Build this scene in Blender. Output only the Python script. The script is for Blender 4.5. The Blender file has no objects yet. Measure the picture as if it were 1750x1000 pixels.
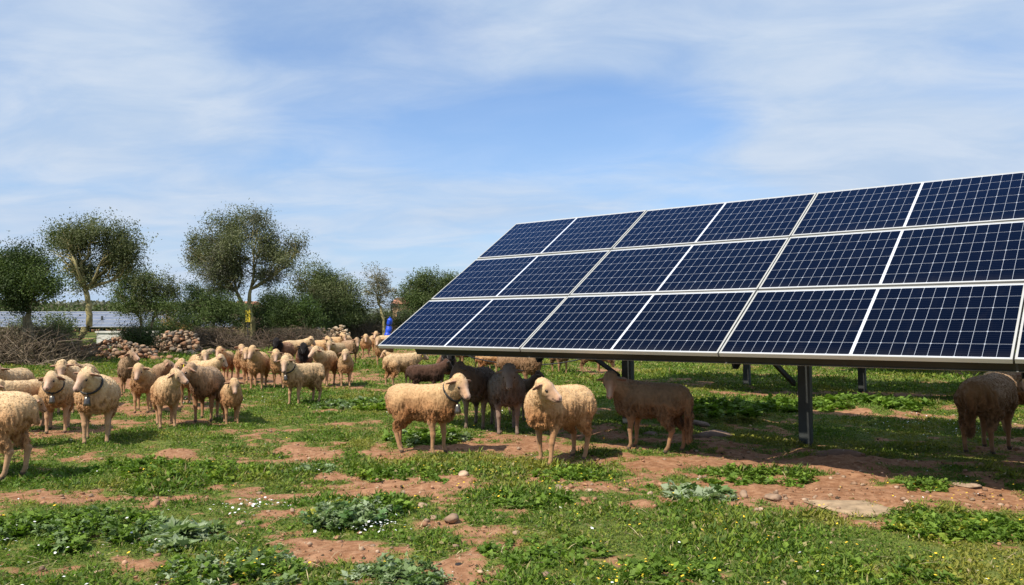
import bpy, math, random
import numpy as np
from mathutils import Vector, Matrix, noise as mnoise
rng = np.random.default_rng(7); random.seed(7)
SC = bpy.context.scene
COL = SC.collection
PI = math.pi
# ------------------------------------------------------------------ camera model
HC, FP, PITCH = 1.38, 1371.0, 0.032
def ray(px, py):
    a, b = (px - 875) / FP, (500 - py) / FP
    cp, sp = math.cos(PITCH), math.sin(PITCH)
    return a, cp - b * sp, sp + b * cp
def G(px, py):                       # ground point seen at a pixel of the photograph
    x, y, z = ray(px, py); t = -HC / z
    return x * t, y * t
def A(px, py, d):                    # point at depth d
    x, y, z = ray(px, py); t = d / y
    return np.array([x * t, d, HC + z * t])
# ------------------------------------------------------------------ numpy noise
_T = rng.random(1 << 16).astype(np.float32)
def _h(i, j, k):
    return _T[((i * 73856093) ^ (j * 19349663) ^ (k * 83492791)) & 0xFFFF]
def vnoise(p):
    p = np.asarray(p, float); i = np.floor(p).astype(np.int64); f = p - i
    f = f * f * (3 - 2 * f); x, y, z = i[:, 0], i[:, 1], i[:, 2]; u, v, w = f[:, 0], f[:, 1], f[:, 2]
    r = 0
    for a in (0, 1):
        for b in (0, 1):
            for c in (0, 1):
                r = r + _h(x + a, y + b, z + c) * (u if a else 1 - u) * (v if b else 1 - v) * (w if c else 1 - w)
    return r
def fbm(p, o=3):
    p = np.asarray(p, float); r = 0; a = 1; s = 0
    for _ in range(o):
        r = r + a * vnoise(p); s += a; a *= .5; p = p * 2.03 + 17.1
    return r / s
def sstep(a, b, x):
    t = np.clip((x - a) / (b - a), 0, 1); return t * t * (3 - 2 * t)
# ------------------------------------------------------------------ objects
def tag(o, label=None, cat=None, group=None, kind=None):
    if label: o['label'] = label
    if cat: o['category'] = cat
    if group: o['group'] = group
    if kind: o['kind'] = kind
    return o
def empty(name, loc=(0, 0, 0), rz=0):
    o = bpy.data.objects.new(name, None); COL.objects.link(o)
    o.location = loc; o.rotation_euler = (0, 0, rz); o.empty_display_size = .2
    return o
def mk(name, V, F, mat, parent=None, smooth=False, col=None, loc=None):
    """V (n,3); F (m,k) array or list; col (n,3)"""
    me = bpy.data.meshes.new(name)
    V = np.asarray(V, np.float32)
    if isinstance(F, np.ndarray):
        me.vertices.add(len(V)); me.vertices.foreach_set('co', V.ravel())
        k = F.shape[1]; m = len(F)
        me.loops.add(m * k); me.loops.foreach_set('vertex_index', F.astype(np.int32).ravel())
        me.polygons.add(m); me.polygons.foreach_set('loop_start', np.arange(0, m * k, k, dtype=np.int32))
        me.update(calc_edges=True)
    else:
        me.from_pydata(V.tolist(), [], F)
    if smooth: me.polygons.foreach_set('use_smooth', np.ones(len(me.polygons), bool))
    if col is not None:
        at = me.color_attributes.new('col', 'FLOAT_COLOR', 'POINT')
        c = np.ones((len(V), 4), np.float32); c[:, :3] = col; at.data.foreach_set('color', c.ravel())
    for m_ in (mat if isinstance(mat, (list, tuple)) else [mat]): me.materials.append(m_)
    me.validate()
    o = bpy.data.objects.new(name, me); COL.objects.link(o)
    if parent is not None: o.parent = parent
    if loc is not None: o.location = loc
    return o
class MB:
    def __init__(s): s.V = []; s.F = []
    def quadbox(s, P):
        n = len(s.V); s.V += [tuple(p) for p in P]
        s.F += [tuple(n + i for i in f) for f in ((0, 3, 2, 1), (4, 5, 6, 7), (0, 1, 5, 4), (1, 2, 6, 5), (2, 3, 7, 6), (3, 0, 4, 7))]
    def box(s, a, b):
        x0, y0, z0 = a; x1, y1, z1 = b
        s.quadbox([(x0, y0, z0), (x1, y0, z0), (x1, y1, z0), (x0, y1, z0), (x0, y0, z1), (x1, y0, z1), (x1, y1, z1), (x0, y1, z1)])
    def fbox(s, o, X, Y, Z, a, b):       # box in a frame
        o, X, Y, Z = map(np.array, (o, X, Y, Z)); P = []
        for z in (a[2], b[2]):
            for x, y in ((a[0], a[1]), (b[0], a[1]), (b[0], b[1]), (a[0], b[1])): P.append(o + X * x + Y * y + Z * z)
        s.quadbox(P)
    def tube(s, pts, rad, n=6, cap=True):
        pts = [np.array(p, float) for p in pts]; m = len(s.V)
        if not hasattr(rad, '__len__'): rad = [rad] * len(pts)
        up = np.array([.13, .21, .97]); 
        for i, p in enumerate(pts):
            d = pts[min(i + 1, len(pts) - 1)] - pts[max(i - 1, 0)]; d = d / (np.linalg.norm(d) + 1e-9)
            if abs(d @ up) > .95: a = np.cross(d, [1, 0, 0.])
            else: a = np.cross(d, up)
            a /= np.linalg.norm(a); b = np.cross(d, a)
            for k in range(n):
                t = 2 * PI * k / n; s.V.append(tuple(p + rad[i] * (math.cos(t) * a + math.sin(t) * b)))
        for i in range(len(pts) - 1):
            for k in range(n):
                k2 = (k + 1) % n; s.F.append((m + i * n + k, m + i * n + k2, m + (i + 1) * n + k2, m + (i + 1) * n + k))
        if cap:
            s.F.append(tuple(m + k for k in range(n))[::-1]); s.F.append(tuple(m + (len(pts) - 1) * n + k for k in range(n)))
    def build(s, name, mat, parent=None, smooth=False, loc=None):
        return mk(name, s.V, s.F, mat, parent, smooth, loc=loc)
# ------------------------------------------------------------------ node helpers
class NT:
    def __init__(s, tree): s.t = tree; s.t.nodes.clear()
    def n(s, typ, **kw):
        nd = s.t.nodes.new(typ)
        ins = kw.pop('ins', {})
        for k, v in kw.items(): setattr(nd, k, v)
        for k, v in ins.items(): s.set(nd.inputs[k], v)
        return nd
    def set(s, sock, v):
        if isinstance(v, bpy.types.NodeSocket): s.t.links.new(v, sock)
        elif isinstance(v, bpy.types.Node): s.t.links.new(v.outputs[0], sock)
        else: sock.default_value = v
    def m(s, op, a, b=0.0, c=None, clamp=False):
        nd = s.n('ShaderNodeMath', operation=op, use_clamp=clamp); s.set(nd.inputs[0], a); s.set(nd.inputs[1], b)
        if c is not None: s.set(nd.inputs[2], c)
        return nd.outputs[0]
    def mix(s, f, a, b, blend='MIX'):
        nd = s.n('ShaderNodeMix', data_type='RGBA', blend_type=blend)
        s.set(nd.inputs[0], f); s.set(nd.inputs[6], a if not isinstance(a, tuple) else (*a, 1)[:4]); s.set(nd.inputs[7], b if not isinstance(b, tuple) else (*b, 1)[:4])
        return nd.outputs[2]
    def noise(s, vec, scale, detail=3, rough=.55, dist=0):
        nd = s.n('ShaderNodeTexNoise', ins={'Scale': scale, 'Detail': detail, 'Roughness': rough, 'Distortion': dist})
        if vec is not None: s.set(nd.inputs['Vector'], vec)
        return nd.outputs[0]
    def ramp(s, f, a, b, lo=0.0, hi=1.0):
        nd = s.n('ShaderNodeMapRange', clamp=True, interpolation_type='SMOOTHSTEP'); s.set(nd.inputs[0], f)
        nd.inputs[1].default_value = a; nd.inputs[2].default_value = b; nd.inputs[3].default_value = lo; nd.inputs[4].default_value = hi
        return nd.outputs[0]
def mat(name):
    m = bpy.data.materials.new(name); m.use_nodes = True; t = NT(m.node_tree)
    out = t.n('ShaderNodeOutputMaterial'); b = t.n('ShaderNodeBsdfPrincipled'); t.t.links.new(b.outputs[0], out.inputs[0])
    return m, t, b
def simple(name, c, rough=.7, metal=0, var=.15, scale=8, bump=0):
    m, t, b = mat(name)
    co = t.n('ShaderNodeTexCoord').outputs['Object']
    n = t.noise(co, scale, 4)
    f = t.ramp(n, .3, .7)
    c = tuple(c)
    t.set(b.inputs['Base Color'], t.mix(f, tuple(x * (1 - var) for x in c), tuple(min(1, x * (1 + var)) for x in c)))
    b.inputs['Roughness'].default_value = rough; b.inputs['Metallic'].default_value = metal
    if bump:
        bp = t.n('ShaderNodeBump', ins={'Strength': bump, 'Distance': .02, 'Height': n}); t.set(b.inputs['Normal'], bp)
    return m
def colmat(name, rough=.8, noise_s=0, noise_a=.2, bump=0, trans=0, spec=.3, sheen=0):
    """material that takes the thing's own per-vertex colouring"""
    m, t, b = mat(name)
    at = t.n('ShaderNodeAttribute', attribute_name='col').outputs['Color']
    co = t.n('ShaderNodeTexCoord').outputs['Object']
    c = at
    if noise_s:
        n = t.noise(co, noise_s, 4, .6)
        c = t.mix(t.ramp(n, .25, .75), t.mix(1.0, at, (1 - noise_a,) * 3, 'MULTIPLY'), t.mix(1.0, at, (1 + noise_a,) * 3, 'MULTIPLY'))
        if bump:
            bp = t.n('ShaderNodeBump', ins={'Strength': bump, 'Distance': .02, 'Height': n}); t.set(b.inputs['Normal'], bp)
    t.set(b.inputs['Base Color'], c); b.inputs['Roughness'].default_value = rough
    b.inputs['Specular IOR Level'].default_value = spec
    if sheen: b.inputs['Sheen Weight'].default_value = sheen
    if trans:
        tr = t.n('ShaderNodeBsdfTranslucent'); t.set(tr.inputs[0], t.mix(1.0, c, (1.1, 1.25, .6), 'MULTIPLY'))
        mx = t.n('ShaderNodeMixShader', ins={0: trans}); out = [n for n in t.t.nodes if n.type == 'OUTPUT_MATERIAL'][0]
        t.set(mx.inputs[1], b.outputs[0]); t.set(mx.inputs[2], tr.outputs[0]); t.t.links.new(mx.outputs[0], out.inputs[0])
    return m
M = {}
M['leaf'] = colmat('leaf', .65, trans=.25, spec=.25)
M['herb'] = colmat('herb', .6, trans=.3, spec=.25)
M['bark'] = simple('bark', (.17, .14, .085), .9, var=.35, scale=6, bump=.5)
M['bark_yellow'] = simple('bark_lichen', (.27, .23, .10), .9, var=.3, scale=5, bump=.4)
M['twig'] = colmat('twig', .9)
M['wool'] = colmat('wool', .95, noise_s=38, noise_a=.07, bump=.3, spec=.08, sheen=.15)
M['tuft'] = colmat('wool_tuft', .95, spec=.05)
M['stone'] = colmat('stone', .9, noise_s=9, noise_a=.3, bump=.6, spec=.2)
M['steel'] = simple('galvanised_steel', (.05, .055, .053), .5, .4, .15, 5)
M['beam'] = simple('shade_darkened_steel', (.028, .032, .032), .55, .2, .15, 5)  # steel darkened to stand in for the shade below the panel overhang
M['steel_light'] = simple('galvanised_edge', (.34, .35, .34), .45, .7, .1, 5)
M['alu'] = simple('anodised_aluminium', (.52, .51, .47), .45, .4, .05, 2)
M['back'] = simple('panel_backsheet', (.28, .28, .28), .6, 0, .05)
M['black'] = simple('black_rubber', (.02, .02, .02), .6)
M['eye'] = simple('eye', (.015, .010, .006), .15, 0, 0)
M['bell'] = simple('bell_metal', (.16, .14, .12), .35, .8, .3, 30)
M['strap'] = simple('leather_strap', (.022, .02, .018), .7)
M['tagy'] = simple('ear_tag_yellow', (.75, .62, .03), .5, 0, .03)
M['blue'] = simple('blue_plastic', (.01, .06, .50), .45, 0, .3, 9, .8)
M['yellow'] = simple('yellow_paint', (.62, .46, .03), .5, 0, .15, 6)
M['render'] = simple('pale_render', (.55, .53, .48), .9, 0, .12, 2)
M['tanwall'] = simple('tan_render', (.42, .25, .15), .9, 0, .15, 2)
M['tile'] = simple('clay_tile', (.36, .16, .09), .9, 0, .25, 3)
M['dark_glass'] = simple('window_glass', (.03, .035, .04), .15, 0, 0)
# ------------------------------------------------------------------ ground
def hgt(x, y):
    x = np.asarray(x, float); y = np.asarray(y, float)
    sh = x.shape; x = x.ravel(); y = y.ravel()
    p = np.stack([x * .55, y * .55, np.zeros_like(x)], 1)
    fade = 1 - sstep(18, 40, y)
    z = (vnoise(p) - .5) * .07 * fade
    q = np.stack([x * 3.1, y * 3.1, np.zeros_like(x) + 5], 1)
    z = z + (fbm(q, 3) - .5) * .045 * fade
    for px, py, r, h in HUMPS:
        gx, gy = G(px, py)
        z = z + h * np.exp(-(((x - gx) / r) ** 2 + ((y - gy) / (r * .7)) ** 2))
    return z.reshape(sh)
HUMPS = [(1440, 790, .42, .09), (1600, 870, .35, .07), (600, 880, .35, .05), (150, 890, .5, .06), (1240, 715, 1.0, .10), (1480, 705, .9, .08), (1230, 760, .35, .03)]
# bare earth patches: px, py, rx(m), ry(m), strength
SOIL = [(1440, 838, .85, .65, 1.4), (1540, 845, .5, .4, 1.1), (1340, 845, .55, .35, 1.2), (1560, 812, .7, .22, 1.2), (1640, 845, .6, .22, 1.0), (1420, 795, .9, .25, 1.2), (1690, 835, .45, .15, 1.2),
        (1120, 785, 1.3, .28, 1.2), (930, 765, 1.0, .28, 1.1), (800, 765, .8, .22, 1.0), (1250, 775, .8, .35, 1.0), (700, 780, .5, .2, .8),
        (130, 785, 1.1, .45, 1.1), (30, 840, .6, .25, 1.0), (230, 700, 1.3, 1.5, 1.1), (200, 655, 1.8, 2.0, 1.1), (470, 650, 2.0, 1.9, 1.0), (330, 645, 2.2, 2.5, 1.0), (640, 605, 3.5, 4.5, .9), (560, 640, 2.5, 1.6, .7),
        (780, 850, .5, .2, .9), (700, 835, .8, .2, .85), (830, 910, .5, .2, .85), (640, 945, .55, .2, .9), (780, 980, .5, .22, 1.0), (380, 850, .5, .18, .8), (450, 880, .5, .16, .7), (330, 970, .3, .12, .7),
        (1150, 960, .5, .1, .6), (1230, 985, .4, .1, .7), (50, 960, .3, .1, .4), (520, 930, .4, .1, .6), (570, 725, .6, .3, .6), (600, 810, .4, .15, .6),
        (1340, 672, 2.2, .5, .9), (1600, 680, 1.5, .5, .9), (480, 900, .35, .1, .7), (690, 770, .4, .2, .6), (100, 860, .5, .12, .6), (940, 880, .5, .12, .5)]
GREEN = [(370, 800, .8, .22, 1.0), (140, 895, .55, .2, 1.0), (1290, 805, .55, .12, 1.3), (1580, 818, .22, .07, 1.5), (1600, 880, .5, .2, 1.2), (660, 790, .7, .15, .6), (1330, 900, .6, .2, .7), (960, 800, .5, .1, .8),
         (1420, 935, .9, .25, .8), (1250, 700, 1.6, 1.0, .8), (1500, 730, 1.5, .8, .9), (900, 850, .8, .2, .5), (1120, 940, .8, .3, .6), (250, 930, .9, .2, .4), (600, 690, 1.0, 1.0, .4), (1050, 720, .6, .5, .5), (730, 740, .5, .35, .7), (1500, 950, .9, .3, .8), (620, 980, .4, .1, .6)]
def greenness(x, y):
    p = np.stack([x * .9, y * 1.3, np.zeros_like(x) + 3], 1)
    g = .73 + (fbm(p, 3) - .5) * 1.45
    p2 = np.stack([x * 4.2, y * 5.0, np.zeros_like(x) + 9], 1)
    g = g + (fbm(p2, 3) - .5) * 1.75 + (fbm(p2 * 3.3 + 5, 2) - .5) * 1.1
    for lst, sg in ((SOIL, -1), (GREEN, 1)):
        for px, py, rx, ry, s in lst:
            gx, gy = G(px, py)
            e = ((x - gx) / rx) ** 2 + ((y - gy) / ry) ** 2
            g = g + sg * s * .62 * np.exp(-e)
    g = g + .10 * sstep(10, 14, y) * (1 - sstep(40, 60, y))
    return g
def axis(segs):
    r = []
    for a, b, s in segs: r += list(np.arange(a, b - 1e-6, s))
    r.append(segs[-1][1]); return np.array(r)
xs = axis([(-900, -200, 100), (-200, -40, 20), (-40, -14, 2), (-14, -7.5, .25), (-7.5, 9, .055), (9, 16, .25), (16, 40, 2), (40, 200, 20), (200, 900, 100)])
ys = axis([(-60, -4, 8), (-4, 3, .5), (3, 12.5, .05), (12.5, 20, .12), (20, 45, .5), (45, 90, 3), (90, 300, 15), (300, 1500, 100)])
X, Y = np.meshgrid(xs, ys); nx, ny = len(xs), len(ys)
hoof = sstep(.60, .72, vnoise(np.stack([X.ravel() * 7, Y.ravel() * 7, 0 * X.ravel() + 61], 1))).reshape(X.shape) * -.014 * (1 - sstep(12, 16, Y))
Z = hoof + hgt(X, Y) + (fbm(np.stack([X.ravel() * 9, Y.ravel() * 9, 0 * X.ravel()], 1), 2).reshape(X.shape) - .5) * .03 * (1 - sstep(14, 22, Y))
gr = greenness(X.ravel(), Y.ravel())
idx = np.arange(nx * ny).reshape(ny, nx)
F = np.stack([idx[:-1, :-1], idx[:-1, 1:], idx[1:, 1:], idx[1:, :-1]], -1).reshape(-1, 4)
gcol = np.zeros((nx * ny, 3)); gcol[:, 0] = np.clip(gr, -.5, 1.5) * .5 + .25
m, t, b = mat('ground_soil_and_turf')
at = t.n('ShaderNodeSeparateColor', ins={0: t.n('ShaderNodeAttribute', attribute_name='col').outputs['Color']}).outputs[0]
co = t.n('ShaderNodeTexCoord').outputs['Object']
n1 = t.noise(co, 14, 6, .65); n2 = t.noise(co, 3, 4); n3 = t.noise(co, 60, 4, .7); n4 = t.noise(co, .25, 3)
soil = t.mix(t.ramp(n1, .35, .68), (.215, .100, .048), (.36, .195, .108))
soil = t.mix(t.ramp(n3, .55, .75, 0, .6), soil, (.46, .31, .20))
soil = t.mix(t.ramp(n2, .55, .7, 0, .35), soil, (.36, .20, .11))
grs = t.mix(t.ramp(n1, .3, .7), (.065, .095, .018), (.145, .17, .032))
grs = t.mix(t.ramp(n4, .45, .65, 0, .5), grs, (.11, .13, .035))
f = t.m('ADD', at, t.m('MULTIPLY', t.m('SUBTRACT', n1, .5), .35))
f = t.m('ADD', f, t.m('MULTIPLY', t.m('SUBTRACT', n3, .5), .15))
t.set(b.inputs['Base Color'], t.mix(t.ramp(f, .46, .60), soil, grs)); b.inputs['Roughness'].default_value = .95
b.inputs['Specular IOR Level'].default_value = .15
bp = t.n('ShaderNodeBump', ins={'Strength': .8, 'Distance': .02, 'Height': t.m('ADD', n1, t.m('MULTIPLY', n3, .5))}); t.set(b.inputs['Normal'], bp)
M['ground'] = m
tag(mk('ground', np.stack([X.ravel(), Y.ravel(), Z.ravel()], 1), F, m, smooth=True, col=gcol), 'reddish earth and short green turf of the pasture', 'ground', kind='structure')

# ------------------------------------------------------------------ leaves and blades
def unit(v): return v / (np.linalg.norm(v, axis=-1, keepdims=True) + 1e-9)
def leaf_mesh(P, D, N, L, W, C, bend=.0):
    """rhombic leaves: base P, direction D, normal N"""
    n = len(P); S = unit(np.cross(D, N)); L = L[:, None]; W = W[:, None]
    mid = P + D * L * .5 + N * L * bend
    V = np.stack([P, mid + S * W, P + D * L - N * L * bend, mid - S * W], 1).reshape(-1, 3)
    F = np.arange(n * 4).reshape(n, 4)
    return V, F, np.repeat(C, 4, 0)
def rand_dirs(n, r=None):
    r = r or rng; v = r.normal(size=(n, 3)); return unit(v)
def cvar(base, n, v=.25, r=None):
    r = r or rng
    base = np.array(base); k = (1 + (r.random((n, 1)) - .5) * 2 * v)
    return np.clip(base[None] * k * (1 + (r.random((n, 3)) - .5) * .25), 0, 1)
PAL_H = np.array([(.085, .15, .016), (.125, .195, .02), (.07, .125, .018), (.165, .22, .026), (.13, .165, .032), (.22, .22, .035)])
def scatter_cover():
    # visible wedge of pasture with a margin to each side
    bands = [(3.7, 6, 6500, .018, .040), (6, 8.5, 4600, .022, .05), (8.5, 12, 3600, .020, .042), (12, 17, 1800, .028, .058), (17, 26, 520, .045, .085), (26, 46, 110, .08, .14)]
    GP, GD, GN, GL, GW, GC = [], [], [], [], [], []
    HP, HD, HN, HL, HW, HC_ = [], [], [], [], [], []
    for y0, y1, dens, s0, s1 in bands:
        hw0 = .70; area = (y1 - y0) * (hw0 * (y0 + y1) + 2.0)
        n = int(dens * area); y = y0 + (y1 - y0) * rng.random(n); x = (rng.random(n) * 2 - 1) * (hw0 * y + 1.0)
        g = greenness(x, y) + (rng.random(n) - .5) * .35
        k = g > .46; x, y, g = x[k], y[k], g[k]; n = len(x)
        z = hgt(x, y)
        th = sstep(.5, 1.2, g)                                   # lush where the patch is dense
        lush = fbm(np.stack([x * 1.4, y * 1.4, 0 * x + 30], 1), 3)
        L = (s0 + (s1 - s0) * rng.random(n) ** 1.8) * (.55 + .75 * th) * (.35 + 1.35 * lush ** 1.2)
        az = rng.random(n) * 2 * PI; el = np.radians(6 + 50 * rng.random(n))
        D = np.stack([np.cos(az) * np.cos(el), np.sin(az) * np.cos(el), np.sin(el)], 1)
        N = np.stack([-np.cos(az) * np.sin(el), -np.sin(az) * np.sin(el), np.cos(el)], 1); N = unit(N + .5 * rng.normal(size=(n, 3)))
        patch = fbm(np.stack([x * 1.8, y * 1.8, 0 * x + 50], 1), 3)
        ci = np.clip(((patch - .28) / .45 * 6 + rng.normal(size=n) * .9), 0, 5).astype(int)
        C = PAL_H[ci] * (.7 + .6 * rng.random((n, 1)))
        dry = rng.random(n) < .07; C[dry] = np.array([.30, .25, .11]) * (.7 + .5 * rng.random((dry.sum(), 1)))
        blade = rng.random(n) < .42
        lift = L * rng.random(n) * .5 * th + .002
        P = np.stack([x, y, z + lift - .004], 1)
        W = L * np.where(blade, .07 + .03 * rng.random(n), .26 + .12 * rng.random(n)); Ln = L * np.where(blade, 1.35, .75)
        W = np.maximum(W, y * .00045)
        for arrs, msk in (((GP, GD, GN, GL, GW, GC), blade), ((HP, HD, HN, HL, HW, HC_), ~blade)):
            for a_, v_ in zip(arrs, (P, D, N, Ln, W, C)): a_.append(v_[msk])
    c = lambda a: np.concatenate(a)
    V, F, C = leaf_mesh(c(GP), unit(c(GD) + np.array([0, 0, .5])), c(GN), c(GL), c(GW), c(GC), .04)
    tag(mk('grass', V, F, M['herb'], col=C), 'short green grass growing over the pasture', 'grass', kind='stuff')
    V, F, C = leaf_mesh(c(HP), c(HD), c(HN), c(HL), c(HW), c(HC_), .12)
    tag(mk('ground_cover', V, F, M['herb'], col=C), 'low leafy herbs spreading between the bare patches', 'ground cover', kind='stuff')
scatter_cover()

def weed(px, py, r, h, n, pal, label, leafL=.042, spiky=0, yel=0):
    x0, y0 = G(px, py); z0 = float(hgt(np.array([x0]), np.array([y0]))[0])
    R = np.random.default_rng(int(px * 7 + py))
    # several shoots, each a spray of lobed leaves
    n = int(n * 1.4); ns = max(8, n // 26); a = R.random(ns) * 2 * PI; q = R.random(ns) ** .62 * r * 1.18
    sx, sy = np.cos(a) * q, np.sin(a) * q * .8
    sh = h * .68 * np.sqrt(np.clip(1 - (q / r / 1.2) ** 2, .05, 1)) * (.4 + .8 * R.random(ns)); lsz = .6 + .8 * R.random(ns)
    P, D, N, L, C = [], [], [], [], []
    for i in range(ns):
        k = 26; lean = np.array([math.cos(a[i]), math.sin(a[i]), 0]) * (q[i] / r) * .7
        t_ = R.random(k) ** .7
        base = np.array([sx[i], sy[i], -.01]) + np.outer(t_, (lean + [0, 0, 1]) * sh[i]) + R.normal(size=(k, 3)) * .012
        az = R.random(k) * 2 * PI; el = np.radians(-10 + 70 * R.random(k)) * (.4 + .6 * t_)
        d = np.stack([np.cos(az) * np.cos(el), np.sin(az) * np.cos(el), np.sin(el)], 1)
        P.append(base); D.append(d); N.append(unit(np.stack([-np.cos(az) * np.sin(el), -np.sin(az) * np.sin(el), np.cos(el)], 1) + .45 * R.normal(size=(k, 3))))
        L.append(lsz[i] * leafL * (.6 + .8 * R.random(k)) * (1.25 - .5 * t_))
        cc = np.array(pal[R.integers(len(pal))]) * (.75 + .5 * R.random((k, 1)))
        if yel and R.random() < yel: cc = np.array([.36, .36, .05]) * (.8 + .4 * R.random((k, 1)))
        C.append(cc)
    P, D, N, L, C = map(np.concatenate, (P, D, N, L, C))
    P[:, 2] = np.maximum(P[:, 2], -.005)
    # each leaf: blade + two side lobes
    S = unit(np.cross(D, N)); allV, allF, allC = [], [], []; off = 0
    for (b0, dd, ll, ww) in ((0, D, 1, .2 if spiky else .3), (.35, unit(D * .6 + S), .5, .2), (.35, unit(D * .6 - S), .5, .2)):
        V, F, c_ = leaf_mesh(P + D * (L * b0)[:, None], dd, N, L * ll, L * ll * ww, C, .1)
        allV.append(V); allF.append(F + off); allC.append(c_); off += len(V)
    o = mk('weed_clump', np.concatenate(allV), np.concatenate(allF), M['herb'], col=np.concatenate(allC), loc=(x0, y0, z0))
    tag(o, label, 'weed', 'leafy weed clumps in the pasture')
SIL = [(.21, .28, .14), (.16, .23, .09), (.28, .34, .21), (.12, .19, .06)]
GRN = [(.12, .20, .025), (.16, .25, .035), (.095, .165, .022)]
BRT = [(.14, .23, .025), (.20, .27, .035), (.11, .18, .022)]
weed(600, 893, .26, .16, 1500, SIL + [(.10, .19, .06)], 'silver-green thistle cushion with yellow lower leaves, left of centre foreground', yel=.07)
weed(660, 880, .15, .13, 600, GRN, 'small dark green clump touching the right side of the silver thistle cushion')
weed(145, 915, .42, .15, 2200, GRN + SIL[1:2], 'broad green weed mound in the lower left corner')
weed(65, 905, .25, .08, 700, GRN, 'low weed clump at the left edge beside the broad green mound')
weed(400, 985, .34, .11, 1700, SIL[1:] + GRN, 'grey-green feathery clump with yellow flowers at the bottom edge')
weed(672, 1000, .24, .12, 1000, SIL, 'pale silver thistle clump at the bottom edge, centre left')
weed(1620, 900, .38, .14, 2200, GRN + BRT, 'bright green weed mound with yellowing edge, right foreground', yel=.05)
weed(340, 808, .55, .16, 2200, BRT, 'tall yellow-green weeds growing in a mound in front of the left flock')
weed(240, 795, .40, .10, 1100, GRN, 'dark green clump left of the tall yellow-green weeds')
weed(1290, 812, .45, .09, 1500, GRN, 'green tuft island at the edge of the table shadow')
weed(1575, 830, .20, .07, 500, GRN, 'small green island on the bare red soil')
weed(980, 812, .30, .09, 900, GRN + BRT, 'leafy clump in front of the hooves of the sheep right of centre')
weed(700, 805, .45, .08, 1200, BRT + GRN, 'flat bright clump in front of the belled sheep')
weed(905, 862, .26, .06, 600, GRN, 'small flat clump in the middle of the stony turf')
weed(530, 798, .25, .06, 500, SIL, 'flat grey rosette between the flock and the front sheep')
weed(610, 695, .55, .15, 900, SIL + GRN, 'bluish thistle patch behind the front sheep', leafL=.08)
weed(670, 700, .45, .14, 800, BRT, 'yellow-green patch right of the bluish thistle patch', leafL=.08)
weed(1130, 985, .30, .08, 800, GRN, 'low clump at the bottom edge right of centre')
weed(1500, 985, .40, .09, 1200, BRT + GRN, 'bright spreading clump at the bottom edge on the right')
weed(930, 950, .30, .07, 800, GRN, 'flat leafy clump right of the bare reddish hollow')
weed(1210, 715, .75, .22, 1300, GRN, 'dark grass hummock in the table shade beside the pale slabs', leafL=.09)
weed(1350, 700, .8, .22, 1300, GRN, 'tall grass hummock behind the front post of the solar table', leafL=.09)
weed(1480, 700, .8, .18, 1200, GRN, 'tall grass hummock right of the front post of the solar table', leafL=.09)
weed(730, 752, .40, .16, 1100, SIL[1:] + GRN, 'shaded bluish tussock under the belly of the belled front sheep', leafL=.07)
weed(1740, 905, .3, .12, 800, GRN, 'weed clump cut by the right edge of the photo')
weed(300, 925, .24, .06, 450, SIL, 'thin grey thistle rosette right of the broad green mound', leafL=.09, spiky=1)
weed(1195, 845, .24, .05, 350, SIL[1:], 'fern-like rosette in front of the shaded sheep', leafL=.09, spiky=1)

def flowers():
    def fl(name, label, spots, n, size, colr):
        P = []
        for _ in range(n):
            if random.random() < .7:
                px, py, r = random.choice(spots); x, y = G(px, py); x += random.gauss(0, r); y += random.gauss(0, r * .8)
            else:
                y = 3.9 + 9 * random.random() ** 1.3; x = (random.random() * 2 - 1) * .68 * y
            P.append((x, y))
        P = np.array(P); P = P[P[:, 1] > 3.5]; z = hgt(P[:, 0], P[:, 1]) + .03 + .04 * rng.random(len(P))
        V, F, off = [], [], 0
        for (x, y), zz in zip(P, z):
            s = size * (.6 + .7 * random.random()); tx, ty = random.gauss(0, .3), random.gauss(-.2, .3)
            c = [(x, y, zz + s * .35)]
            for k in range(8):
                a = k * PI / 4; rr = s * (1 if k % 2 else .75); dx, dy = math.cos(a) * rr, math.sin(a) * rr
                c.append((x + dx, y + dy, zz + dx * tx + dy * ty))
            V += c; F += [(off, off + 1 + k, off + 1 + (k + 1) % 8) for k in range(8)]; off += 9
        o = mk(name, np.array(V), np.array(F), simple(name + '_petals', colr, .6, 0, .1))
        tag(o, label, 'flowers', kind='stuff')
    fl('yellow_flowers', 'tiny yellow flowers dotted through the turf', [(850, 805, .35), (1000, 830, .3), (1250, 900, .5), (1640, 860, .4), (420, 985, .2), (1400, 960, .6), (1080, 990, .2), (340, 800, .3), (760, 850, .4)], 520, .0085, (.75, .50, .02))
    fl('white_daisies', 'tiny white daisies scattered in the turf', [(80, 935, .3), (1600, 730, .5), (400, 690, .6), (650, 910, .1), (1650, 745, .5), (420, 870, .15)], 420, .009, (.78, .78, .75))
flowers()

# ------------------------------------------------------------------ stones
def rock(r, R, flat=.7, sub=2):
    import bmesh
    bm = bmesh.new(); bmesh.ops.create_icosphere(bm, subdivisions=sub, radius=1)
    V = np.array([v.co[:] for v in bm.verts]); F = np.array([[v.index for v in f.verts] for f in bm.faces]); bm.free()
    for _ in range(12):                                    # chop flat facets
        d = R.normal(size=3); d /= np.linalg.norm(d); o = .42 + .4 * R.random(); s = V @ d
        V = V - np.outer(np.maximum(s - o, 0), d) * .9
    V = V * (1 + (fbm(V * 2.2 + R.random() * 50, 2) - .5)[:, None] * .35)
    V = V * np.array([1, .65 + .4 * R.random(), flat * (.7 + .5 * R.random())]) * r
    a = R.random() * 2 * PI; c, s = math.cos(a), math.sin(a)
    V = V @ np.array([[c, s, 0], [-s, c, 0], [0, 0, 1]])
    return V, F
ROCKC = [(.52, .28, .165), (.58, .35, .22), (.60, .42, .28), (.48, .26, .15), (.46, .31, .21), (.62, .44, .30)]
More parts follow.
